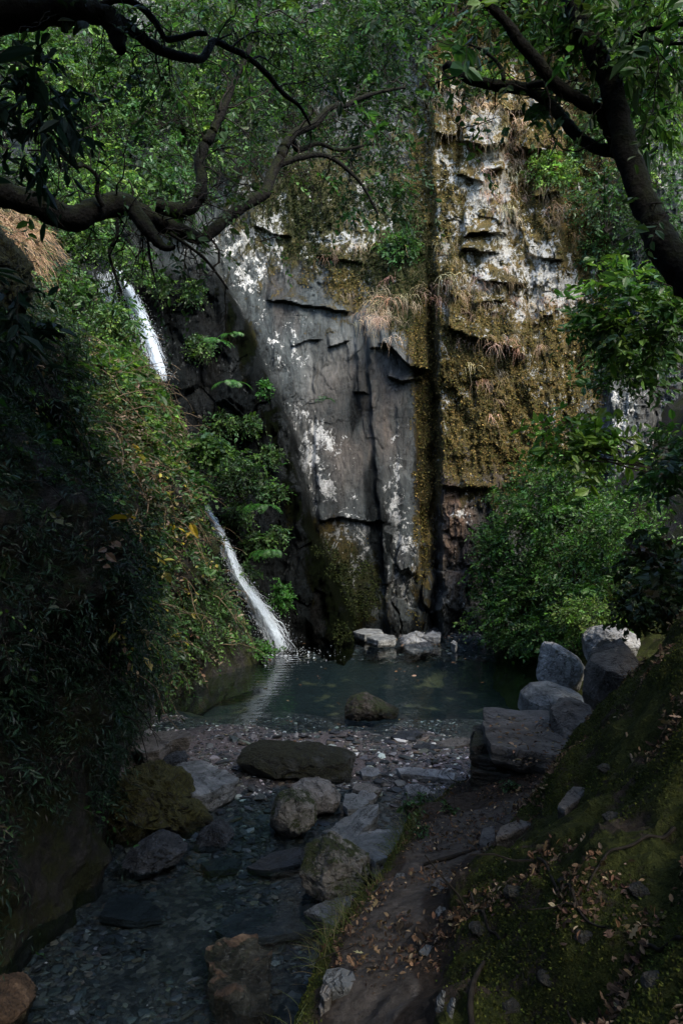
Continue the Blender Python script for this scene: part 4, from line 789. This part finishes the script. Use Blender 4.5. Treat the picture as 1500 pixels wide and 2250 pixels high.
tag(put_leaves("leaf_litter", fl, DRYLEAF), kind='stuff')

# ------------------------------------------------------------------ trees
def px_limb(pts, d0, d1, n=None, s=12, seed=0, rough=.14):
    a = np.array(pts, float); t = np.linspace(0, 1, len(a)); d = d0 + (d1 - d0) * t
    p = P(a[:, 0], a[:, 1], d); r = a[:, 2] * .5 / FPX * d
    return limb(p, r, n or len(a) * 7, s, rough, seed)
def side_twigs(A, n, L, r0, up=.2, levels=2, t0=.1, spread=1.0):
    """crooked side shoots along curve A -> list of tube sets, tip points, tip dirs"""
    out, tips, dirs = [], [], []
    idx = RNG.integers(int(len(A) * t0), len(A), n); T = unit(np.gradient(A, axis=0))
    p = A[idx]; d = unit(np.cross(T[idx], RNG.normal(size=(n, 3))) * spread + T[idx] * .5 + [0, 0, up]); Ls = L * np.exp(RNG.normal(size=n) * .4)
    for lv in range(levels):
        m = 8; Q = [p]; dd = d
        for k in range(m - 1):
            dd = unit(dd + RNG.normal(size=dd.shape) * .33 + [0, 0, -.03]); Q.append(Q[-1] + dd * (Ls[:, None] / m))
        Q = np.stack(Q, 1); out.append(tubes(Q, np.linspace(1, .35, m)[None] * r0 * (.6 ** lv) * np.exp(RNG.normal(size=(len(p), 1)) * .25), 4))
        tips.append(Q[:, -1]); dirs.append(dd)
        if lv < levels - 1:
            rep = 3; sel = RNG.integers(2, m, (len(p), rep)); p2 = np.take_along_axis(Q, sel[..., None].repeat(3, 2), 1).reshape(-1, 3)
            d = unit(np.repeat(dd, rep, 0) + RNG.normal(size=(len(p) * rep, 3)) * .9); p = p2; Ls = np.repeat(Ls, rep) * .55
    return out, np.concatenate(tips), np.concatenate(dirs)
def tree(name, label, limbs, crown_sprigs, root_at, twigspec=(14, .6, .008)):
    """limbs: (part, pts px/py/width px, d0, d1)"""
    root = thing(name, label, 'tree', root_at); tw = []; tp = []; td = []
    for i, (part, pts, d0, d1, nt) in enumerate(limbs):
        V, F, A, R = px_limb(pts, d0, d1, seed=i * 7.3); mesh(part, V, F, BARK, root, smooth=True)
        if nt:
            o_, t_, q_ = side_twigs(A, nt, twigspec[1], twigspec[2]); tw += o_; tp.append(t_); td.append(q_)
    lv = []
    for (C, D, L, k, size, cols, w, droop, tmpl) in crown_sprigs:
        l, t = sprigs(C, D, L, k, size, cols, w, droop, tmpl); lv.append(l); tw.append(t)
    if tp and crown_sprigs:
        C = np.concatenate(tp); D = np.concatenate(td); sel = RNG.random(len(C)) < .35; _, _, L, k, size, cols, w, droop, tmpl = crown_sprigs[0]
        l, t = sprigs(C[sel], D[sel], L, k, size, cols, w, droop, tmpl); lv.append(l); tw.append(t)
    V, F = cat(tw); mesh("twigs", V, F, TWIG, root)
    if lv: put_leaves("crown", lv, GLOSSLEAF, root)
    return root
def cloud(blobs, L, k, size, cols, w, droop, tmpl=LEAF6, shell=.25, above=False):
    Cs, Ds = [], []
    for (c, r, n) in blobs:
        p, v = blob_pts(c, r, n, shell)
        if above:                                       # unseen crown leaves added for shade: keep only those outside the view
            y = np.maximum(p[:, 1], .05); ok = (p[:, 1] < .3) | (p[:, 2] - CAMZ > .643 * y + .75) | (np.abs(p[:, 0]) > .43 * y + .75); p, v = p[ok], v[ok]
        Cs.append(p); Ds.append(unit(v + RNG.normal(size=v.shape) * .8))
    return (np.concatenate(Cs), np.concatenate(Ds), L, k, size, cols, w, droop, tmpl)
def B(px, py, d, rx, ry, rz, n): return (P(px, py, d), (rx, ry, rz), n)

limbsL = [("trunk", [(-420, 900, 230), (-330, 640, 200), (-200, 480, 150), (-90, 425, 90), (0, 420, 62), (60, 440, 54), (130, 470, 56), (170, 483, 54), (210, 466, 50), (260, 447, 48), (300, 465, 46), (340, 486, 40), (400, 505, 32), (440, 520, 28), (480, 492, 26), (530, 458, 25), (580, 425, 25), (595, 382, 23), (620, 340, 22), (640, 300, 20), (690, 272, 17), (722, 240, 15), (760, 230, 12), (820, 205, 9), (890, 192, 6)], 6.2, 8.6, 60),
          ("branch", [(290, 462, 34), (320, 500, 32), (345, 530, 24), (365, 546, 16), (384, 545, 10)], 7.0, 6.9, 3),
          ("branch", [(345, 452, 30), (395, 464, 30), (430, 448, 30), (446, 400, 27), (440, 350, 25), (460, 300, 22), (490, 240, 17), (510, 190, 14), (540, 128, 12), (555, 80, 10), (572, -10, 8)], 7.1, 7.6, 34),
          ("branch", [(610, 365, 15), (660, 345, 13), (712, 340, 12), (750, 360, 10), (795, 405, 7), (830, 470, 5)], 8.0, 8.4, 6),
          ("branch", [(228, 455, 12), (214, 425, 11), (215, 390, 10), (190, 366, 8), (165, 365, 6), (120, 335, 5), (60, 330, 4)], 6.9, 6.6, 5),
          ("branch", [(640, 300, 12), (655, 330, 12), (700, 315, 9), (745, 330, 8), (800, 320, 5)], 8.2, 8.6, 5),
          ("branch", [(258, 480, 8), (256, 522, 8), (240, 552, 7), (250, 592, 6), (268, 645, 4)], 6.9, 6.8, 2),
          ("branch", [(325, 525, 6), (331, 572, 5), (345, 632, 4)], 7.0, 7.0, 2),
          ("branch", [(374, 512, 8), (440, 560, 7), (470, 592, 6), (502, 636, 4)], 7.1, 7.3, 5)]
crL = cloud([B(760, 110, 9.5, 1.0, .9, .6, 240), B(810, 250, 9.5, .7, .7, .5, 150), B(870, 400, 10, .3, .5, .6, 70), B(600, 70, 8.8, 1.2, .9, .45, 200), B(400, 40, 8.0, 1.0, .9, .4, 130), B(860, 60, 9, .5, .8, .5, 170), B(620, 270, 10.0, .7, .6, .3, 90), B(790, 440, 10.2, .25, .4, .25, 26)], .26, 10, .055, DKG + MDG[:2], None, .55)
crL2 = cloud([((-4.5, 5, 7.2), (3, 4, 1.4), 500), ((-2.2, 2, 8.2), (3.5, 4, 1.2), 350)], .5, 10, .14, DKG, None, .5, above=True)  # unseen overhead leaves, added to darken the foreground
tree("crooked_tree", "crooked moss covered tree reaching in from the left over the waterfall", limbsL, [crL, crL2], (-3.2, 6, 1.4), (14, .55, .007))
limbsU = [("trunk", [(-700, 700, 330), (-560, 300, 260), (-330, 80, 170), (-120, 45, 110), (0, 34, 84), (100, 26, 66), (180, 24, 52), (225, 30, 44), (265, 48, 32), (300, 75, 25), (335, 102, 22), (370, 118, 21), (410, 126, 19), (440, 129, 18), (458, 108, 17), (472, 90, 16), (505, 106, 14), (545, 126, 13), (590, 165, 12), (622, 205, 10), (660, 235, 8), (682, 275, 5)], 4.4, 6.0, 22),
          ("branch", [(235, 30, 46), (250, 62, 42), (260, 92, 34), (268, 114, 22)], 4.95, 4.9, 0),
          ("branch", [(205, 15, 12), (262, 0, 14), (305, 14, 15), (335, 42, 15), (352, 68, 14), (366, 86, 14), (400, 82, 13), (430, 74, 12), (455, 74, 9)], 5.1, 5.4, 3)]
crU0 = cloud([B(520, 40, 6.5, .5, .4, .15, 60)], .18, 8, .05, DKG, None, .6)
crU = cloud([B(80, 225, 4.3, .2, .3, .12, 24), B(110, 180, 4.5, .2, .3, .1, 14), B(60, 330, 4.6, .14, .3, .08, 10), B(30, 640, 4.6, .12, .2, .06, 8), B(60, 740, 4.6, .12, .2, .04, 8)], .2, 7, .10, [(.010, .026, .020), (.016, .036, .026)], None, .8, LONG)
crU2 = cloud([((-3.5, 3, 6.6), (2.5, 2.5, 1.2), 350), ((-.1, 4.0, 7.0), (1.9, 1.9, .8), 520), ((.9, 1.4, 7.4), (1.9, 1.8, .8), 480)], .5, 10, .14, DKG, None, .5, above=True)  # unseen crown blobs, added to shade the near left bank
tree("mossy_tree", "thick dark mossy limb of the nearest tree entering at the top left corner", limbsU, [crU0, crU, crU2], (-3.4, 4, 2.2), (14, .45, .006))
limbsR = [("trunk", [(1900, 900, 190), (1720, 760, 150), (1590, 660, 120), (1500, 592, 84), (1460, 545, 72), (1430, 490, 61), (1400, 420, 54), (1378, 350, 58), (1362, 285, 52), (1345, 200, 48), (1310, 130, 47), (1280, 60, 47), (1256, 0, 45), (1235, -80, 46), (1200, -220, 34)], 5.2, 6.0, 10),
          ("branch", [(1362, 328, 30), (1340, 330, 28), (1310, 326, 27), (1270, 300, 27), (1235, 260, 26), (1205, 220, 25), (1175, 196, 27), (1150, 190, 28), (1090, 186, 25), (1030, 172, 21), (1002, 155, 17), (985, 141, 14), (972, 150, 10)], 5.85, 6.4, 10),
          ("branch", [(1365, 320, 44), (1342, 268, 38), (1310, 240, 31), (1270, 215, 28), (1230, 193, 28), (1200, 165, 27), (1165, 120, 26), (1140, 90, 26), (1118, 55, 22), (1090, 26, 20), (1060, 5, 16), (1020, -25, 12)], 5.85, 5.6, 14),
          ("branch", [(1238, 200, 18), (1205, 188, 17), (1180, 186, 16), (1160, 190, 14)], 5.75, 5.9, 0),
          ("branch", [(1345, 195, 20), (1370, 130, 16), (1400, 76, 13), (1450, 60, 11), (1530, 48, 9)], 5.8, 5.2, 8),
          ("branch", [(1398, 78, 9), (1430, 82, 9), (1470, 95, 8), (1530, 92, 6)], 5.5, 5.2, 5),
          ("branch", [(1106, 176, 9), (1096, 142, 8), (1062, 112, 7), (1030, 98, 5)], 6.0, 6.2, 3)]
crR = cloud([B(1230, 20, 6.0, .5, .5, .16, 50), B(1420, 60, 5.6, .35, .6, .25, 60), B(1060, 30, 6.2, .3, .5, .2, 36), B(1450, 230, 6, .2, .4, .3, 30), B(1250, 130, 6.2, .2, .4, .12, 18), B(1330, -40, 5.5, .6, .6, .22, 70)], .22, 8, .075, MDG + DKG[1:], None, .6)
crR2 = cloud([((4.2, 2.6, 6.6), (2.4, 2.0, 1.3), 420), ((4, 0.5, 7), (3, 3, 1.3), 520), ((1.9, -1.6, 7.0), (2.8, 2.0, 1.0), 460), ((2.0, 1.0, 7.6), (2.5, 2.5, 1.0), 260)], .5, 10, .14, DKG, None, .5, above=True)  # unseen crown blobs, added to keep sun off the path and near bank
tree("leaning_tree", "dark leaning tree with forked branches on the right", limbsR, [crR, crR2], (2.9, 5.2, 1.9), (14, .4, .006))

limbsT = [("trunk", [(2000, 900, 60), (1960, 500, 52), (1900, 100, 44), (1800, -500, 34), (1750, -1100, 14)], 10.5, 7.6, 0)]  # unseen tree, added so its crown shades the lower slab and pool
tree("added_shade_tree", "unseen tall tree added on the right slope to shade the lower cliff", limbsT, [cloud([((4.7, 7.5, 12.2), (2.3, 1.7, 1.3), 560)], .5, 10, .13, DKG, None, .5, above=True)], (7.5, 10.5, 3.8), (8, .8, .01))

# ------------------------------------------------------------------ shrubs of the right side
bush("shrub", "light green broad leaved shrub at the right edge just below the leaning tree", P(1400, 690, 7.2), (.62, .6, .5), 330, 8, .075, .24, BRG[:2] + MDG, [1, 1, 2, 2, 2, 1], foot=P(1600, 640, 7.2))
bush("shrub", "loose shrub with small pale leaves at the right edge above the rock column", P(1390, 800, 8.2), (.55, .5, .3), 200, 8, .06, .24, MDG, foot=P(1600, 860, 8.2))
bush("sapling", "slender sapling holding out tiers of fresh green leaves in front of the rock column", P(1290, 980, 7.6), (.62, .5, .42), 130, 7, .085, .25, [(.12, .22, .04), (.09, .18, .035), (.15, .26, .05)], cat_='sapling', foot=P(1560, 1060, 7.4), nst=9, droop=.25, shell=.1)
bush("shrub", "leafy twigs leaning in at the right edge beside the rock column", P(1480, 1000, 6.2), (.3, .4, .3), 80, 7, .07, .22, MDG, foot=P(1620, 1040, 6.2))
for (x, y_, d, r1, r2, n_) in [(1140, 1200, 14.6, .9, .8, 520), (1250, 1160, 13.4, 1.0, 1.0, 700), (1180, 1340, 13.8, .9, .8, 620), (1300, 1270, 12.2, .8, .8, 520), (1260, 1060, 13.8, .8, .7, 420), (1330, 1180, 11.8, .5, .7, 300), (1120, 1360, 14.4, .8, .6, 460), (1090, 1280, 15.0, .6, .6, 300), (1200, 1120, 14.0, .7, .6, 320), (1160, 1400, 13.4, .5, .35, 220), (1080, 1180, 15.4, .4, .4, 150), (1180, 1040, 14.8, .5, .4, 170), (1390, 1120, 10.5, .4, .5, 200), (1420, 1220, 9.5, .4, .4, 200), (1110, 1090, 15.4, .35, .3, 110), (1200, 1280, 13.8, .9, .8, 520), (1330, 1330, 11.0, .6, .5, 300), (1240, 1390, 12.0, .55, .35, 240)]:
    bush("shrub", "dense bright green bush in the mass beside the pool under the rock column", P(x, y_, d), (r1, .8, r2), n_, 9, .05, .2, [(.026, .08, .012), (.04, .105, .016), (.06, .135, .022), (.014, .045, .009)], group="green bushes right of the pool", droop=.4)
bush("grass_tuft", "round tuft of fresh green plants growing on top of the white boulders", P(1288, 1352, 9.0), (.40, .35, .2), 460, 8, .03, .14, BRG, cat_='plant')
for (x, y_, d) in [(1450, 1240, 6.4), (1495, 1300, 5.6), (1415, 1310, 7.2)]:
    bush("shrub", "dark creeper covered shrub on the crest of the right bank", P(x, y_, d), (.34, .4, .3), 150, 7, .05, .18, DKG + [(.05, .035, .02)], [2, 2, 1, .8], tmpl=IVY, group="dark shrubs on the right crest")
# bushes growing on the cliff
for (x, y_, r, n_, cols, lab) in [(1210, 370, .55, 260, BRG, "yellow green bush growing on the cliff beside the leaning tree trunk"), (1290, 300, .6, 260, MDG, "mid green bush on the cliff close behind the leaning tree trunk"), (1070, 180, .4, 160, BRG[:2] + MDG, "small bush on the cliff above the forked branch"), (1450, 230, .7, 260, BRG[:2] + MDG, "bright bush high on the cliff at the right edge"),
                                  (880, 540, .5, 260, MDG, "thin hanging bush on the cliff left of the long crack"), (1330, 560, .7, 320, MDG, "green bush on the cliff behind the lower trunk of the leaning tree"), (1180, 90, .7, 300, BRG[:2] + MDG, "bush on the cliff top between the two forked branches")]:
    bush("cliff_bush", lab, P(x, y_, cdep(float(x), float(y_)) - .15), (r, .35, r * .8), n_, 8, .06, .22, cols, cat_='shrub')
# wooded slope above the waterfall
spots = [(60, 120), (180, 90), (310, 60), (430, 40), (560, 30), (690, 0), (830, -30), (940, -60), (100, 260), (230, 220), (350, 200), (470, 170), (590, 160), (680, 110), (60, 400), (180, 350), (300, 330), (420, 310), (530, 280), (240, 430), (370, 420), (120, 480), (1000, -60), (1120, -60), (1300, 0), (1420, 20), (1380, 140), (1440, 330), (1480, 480), (1380, 60), (1200, -80), (1460, 120), (20, 40), (20, 240), (1330, 430), (140, 200), (280, 140), (400, 230)]
for i, (x, y_) in enumerate(spots):
    d = cdep(max(float(x), 70.), float(y_)) - .45 - .5 * RNG.random(); r = .75 + .35 * RNG.random()
    bush("woodland_shrub", "leafy evergreen shrub in the thicket that covers the slope above the waterfall", P(x, y_, d), (r * 1.15, .6, r * .85), 330, 9, .062, .26, [MDG, MDG + BRG[:2], DKG + MDG, BRG[:3] + MDG][i % 4], group="thicket above the waterfall", droop=.45)
for (x, y_, d, r1, r2, n_, cols, tm) in [(250, 700, 12.6, .5, .4, 230, BRG[:2] + MDG, LEAF6), (150, 640, 11.5, .55, .45, 240, MDG + BRG[:1], LEAF6), (330, 990, 11.2, .4, .4, 180, MDG + DKG, LEAF6), (210, 860, 10.2, .5, .4, 210, MDG + DRY[:2], LEAF6), (400, 1060, 11.9, .4, .35, 170, MDG + BRG[:1], IVY), (420, 1250, 12.0, .4, .4, 190, MDG + DKG, LEAF6), (330, 1250, 10.2, .35, .5, 180, DKG + MDG, LEAF6),
                                            (480, 1330, 12.7, .3, .35, 150, MDG, LEAF6), (400, 1400, 11.4, .35, .3, 150, DKG + MDG, LEAF6), (260, 1120, 9.2, .35, .5, 190, DKG + DKG + MDG[:1], NARROW), (110, 1000, 7.4, .45, .5, 260, DKG, NARROW), (60, 860, 7.0, .4, .4, 220, DKG, NARROW), (170, 1350, 7.3, .3, .6, 240, DKG, NARROW), (460, 980, 12.9, .35, .3, 170, BRG[:2] + MDG, IVY), (100, 780, 9.5, .5, .4, 200, MDG + DKG, LEAF6)]:
    bush("bank_shrub", "loose leafy shrub bulging out of the overgrown left bank", P(x, y_, d), (r1, r1 * .8, r2), n_, 8, .055, .24, cols, group="shrubs on the left bank", droop=.6, tmpl=tm, foot=P(x, y_, d) - [r1 * 1.2, 0, r2], cat_='shrub', shell=.3)
rock("boulder", "tall narrow pale rock standing against the foot of the left bank by the pool", *pillow([(296, 1625), (300, 1500), (314, 1440), (342, 1440), (340, 1540), (322, 1620)], 9.1, .3, 95, 9, rough=.035, lean=-.1), BLOCK)
rock("boulder", "mossy rounded outcrop at the left edge of the picture above the dark leaves", *pillow([(-60, 480), (0, 492), (30, 545), (52, 580), (58, 640), (40, 720), (-60, 740)], 6.2, .3, 96, 9, rough=.05), MOSSROCK)
# greenery around the waterfalls
bush("shrub", "bright leafy bush leaning over the lip of the upper waterfall", P(285, 575, 14.6), (.45, .4, .38), 220, 8, .055, .2, BRG[:2] + MDG)
bush("shrub", "bright leafy bush left of the upper waterfall lip", P(190, 530, 14.4), (.5, .4, .35), 240, 8, .055, .22, BRG[:2] + MDG)
bush("shrub", "small bush hanging beside the dark rock right of the lower cascade", P(620, 1310, 14.3), (.22, .2, .28), 150, 8, .045, .16, [(.03, .11, .02), (.05, .15, .025)])
bush("shrub", "leafy shrub over the start of the lower cascade", P(520, 1050, 13.9), (.55, .4, .42), 300, 8, .055, .22, MDG + DKG)
bush("shrub", "clump of small leaves on the mossy rock rib beside the pale slab", P(583, 850, 14.9), (.14, .1, .2), 70, 7, .045, .14, [(.03, .11, .02), (.05, .15, .025)])
bush("shrub", "low bright plants at the waterline right of the left bank", P(560, 1425, 13.4), (.4, .25, .12), 120, 7, .045, .12, [(.04, .12, .02), (.06, .17, .03)])
for (x, y_, r, n_) in [(440, 760, .3, 120), (480, 930, .35, 160), (545, 930, .3, 140), (500, 1010, .4, 200), (590, 1000, .3, 140), (600, 1080, .28, 130), (560, 1190, .3, 140), (545, 1260, .25, 110), (420, 640, .3, 120), (610, 1170, .2, 90), (350, 620, .3, 130), (520, 1130, .3, 140)]:
    bush("rock_plant", "small leafy plant rooted in the dark wet rock between the two waterfalls", P(x, y_, cds(float(x), float(y_)) - .12), (r, .22, r * .85), n_, 8, .05, .18, DKG[1:] + MDG + BRG[:1], group="plants on the dark rock by the waterfalls", cat_='plant', nst=4, droop=.5)
for (x, y_) in [(925, 1838), (895, 1795), (930, 1765), (1120, 1740), (985, 1790)]:
    q = on_bank(x, y_); bush("ground_plant", "low leafy plant growing on the mossy bank beside the path", q + [0, 0, .05], (.07, .07, .03), 16, 4, .026, .05, [(.02, .055, .015), (.035, .075, .02)], group="small plants on the path bank", cat_='plant', nst=4)
p, nr = surf_pts(bankV, bankF, 90, bank_w('litter')); p = p + [0, 0, .012]; d = unit(np.column_stack([RNG.normal(size=(90, 2)), .25 * RNG.normal(size=90)])); L = .08 + .25 * RNG.random((90, 1)) ** 2
A = np.stack([p + d * L * t + RNG.normal(size=p.shape) * .006 for t in (0, .3, .6, 1)], 1); V, F = tubes(A, np.array([1, .9, .8, .5])[None] * (.002 + .003 * RNG.random((90, 1))), 5)
tag(mesh("fallen_twigs", V, F, TWIG), kind='stuff')
for (pts, lab) in [([(1062, 2120, 8), (1040, 2160, 12), (1032, 2210, 14), (1036, 2262, 14)], "dark bare root curving over the moss at the bottom of the picture"), ([(1375, 1615, 5), (1385, 1665, 6), (1400, 1705, 5)], "thin pale root hanging over the leafy part of the right bank"), ([(930, 1905, 8), (1000, 1885, 10), (1060, 1868, 8)], "thin dark root crossing the path at the bend")]:
    q = np.array([on_bank(a, b) for a, b, _ in pts]) + [0, 0, .01]; r_w = np.array([c for _, _, c in pts]) * .5 / FPX * q[:, 1]; V, F, _, _ = limb(q, r_w, 24, 8, .1); tag(mesh("root", V, F, DRYTWIG if 'pale' in lab else TWIG, smooth=True), lab, "root")
for k, (ol, lab) in enumerate([([(952, 2240), (958, 2200), (972, 2172), (980, 2176), (972, 2215), (962, 2255)], "sharp slate splinter standing in the moss at the lower path edge"), ([(975, 2255), (985, 2210), (996, 2186), (1000, 2192), (994, 2230), (985, 2262)], "second slate splinter, right of the sharp one at the lower path edge")]):
    q = on_bank(*np.mean(ol, 0)); rock("rock", lab, *pillow(ol, float(q[1]) - .02, .02, 90 + k, 6, n=60, m=20, rough=.01), SLATE)
for k, (x, y_, a, b) in enumerate([(1130, 1960, 26, 14), (1290, 2060, 34, 18), (1200, 2150, 22, 14), (1410, 1960, 30, 16), (1050, 2040, 18, 10), (1350, 1800, 26, 14), (1240, 1930, 16, 10), (1440, 2160, 36, 20), (1120, 2210, 24, 14), (1330, 1690, 18, 10)]):
    q = on_bank(x, y_); t = np.linspace(0, 6.28, 9)[:-1] + k; ol = [(x + a * math.cos(v) * (1 + .25 * math.sin(3 * v + k)), y_ + b * math.sin(v) * (1 + .2 * math.cos(2 * v + k))) for v in t]
    rock("rock", "small grey stone half sunk in the mossy slope right of the path", *pillow(ol, float(q[1]) + .005, .035, 110 + k, 7, n=60, m=24, rough=.02), BLOCKWALL, group="stones sunk in the mossy slope")
for k, (pts, lab) in enumerate([([(1180, 1900, 6), (1240, 1950, 8), (1270, 2010, 7), (1330, 2050, 4)], "thin root winding down the middle of the mossy slope"), ([(1480, 1830, 9), (1400, 1850, 8), (1330, 1900, 6), (1290, 1960, 4)], "dark root reaching in from the right edge across the mossy slope"), ([(1010, 1990, 5), (1060, 2010, 7), (1110, 2060, 6)], "short root in the moss at the path edge"), ([(1500, 2080, 10), (1430, 2100, 8), (1380, 2150, 5)], "thick root end at the lower right edge of the picture")]):
    q = crom(np.array([on_bank(a, b) for a, b, _ in pts]), 9); q = np.array([[v[0], v[1], float(bank_z(v[0], v[1])) + .008] for v in q]); r_w = np.interp(np.linspace(0, 1, 9), np.linspace(0, 1, len(pts)), [c for _, _, c in pts]) * .5 / FPX * q[:, 1]; V, F, _, _ = limb(q, r_w, 30, 8, .12, k); tag(mesh("root", V, F, TWIG, smooth=True), lab, "root")
# ferns
def fern(label, px, py, d, n, L, seed, cols=((.03, .10, .02), (.05, .14, .025))):
    ctr = P(px, py, d); root = thing("fern", label, "fern", ctr); r = np.random.default_rng(seed)
    for k in range(n):
        a = r.uniform(-2.9, .2); dirn = np.array([np.cos(a), np.sin(a) * .8 - .2, .7 + .3 * r.random()]); dirn /= np.linalg.norm(dirn); m = 16; A = [ctr]; dd = dirn; l = L * r.uniform(.7, 1.15)
        for q in range(m - 1):
            dd = unit(dd + np.array([0, 0, -.13])); A.append(A[-1] + dd * l / m)
        A = np.array(A); T = unit(np.gradient(A, axis=0)); sd = unit(np.cross(T, [0, 0, 1.])); t = np.linspace(0, 1, m); wd = l * .24 * np.sin(np.pi * np.clip(t * .92 + .08, 0, 1)) ** .8 + .005
        pp = np.concatenate([A, A]); tt = np.concatenate([sd * .95 + T * .45, -sd * .95 + T * .45]); nn = np.cross(T, sd); nn = np.concatenate([nn, nn]); nn = np.where(nn[:, 2:] < 0, -nn, nn)
        lv = leaves(pp, tt, nn, np.concatenate([wd, wd]), pal(2 * m, cols, None, .12), NARROW); sv = tubes(A[None], np.linspace(.003, .001, m)[None], 3)
        c = np.tile(np.array(cols[0]) * .8, (len(sv[0]), 1)); put_leaves("frond", [lv, (sv[0], [sv[1]], c)], LEAFM, root)
fern("large fern hanging beside the top of the lower cascade", 575, 1115, 14.0, 8, .55, 1)
fern("bright fern right of the middle of the lower cascade", 590, 1215, 14.0, 8, .5, 2)
fern("fern on the dark rock right of the upper waterfall", 510, 845, 14.6, 7, .5, 3)
fern("fern low on the dark rock above the mossy rib", 470, 755, 14.6, 6, .45, 4)
fern("fern growing from the crack in the middle of the pale slab", 708, 880, 16.2, 6, .4, 5, ((.02, .05, .02), (.03, .07, .02)))
fern("small fern at the cliff foot on the far shore", 1092, 1388, 15.2, 6, .35, 6, ((.07, .13, .02), (.1, .17, .02)))
fern("fern at the top of the mossy rib beside the pale slab", 515, 740, 15.0, 6, .4, 7)
print("SCENE OBJECTS", len(bpy.data.objects), "FACES", sum(len(m.polygons) for m in bpy.data.meshes))
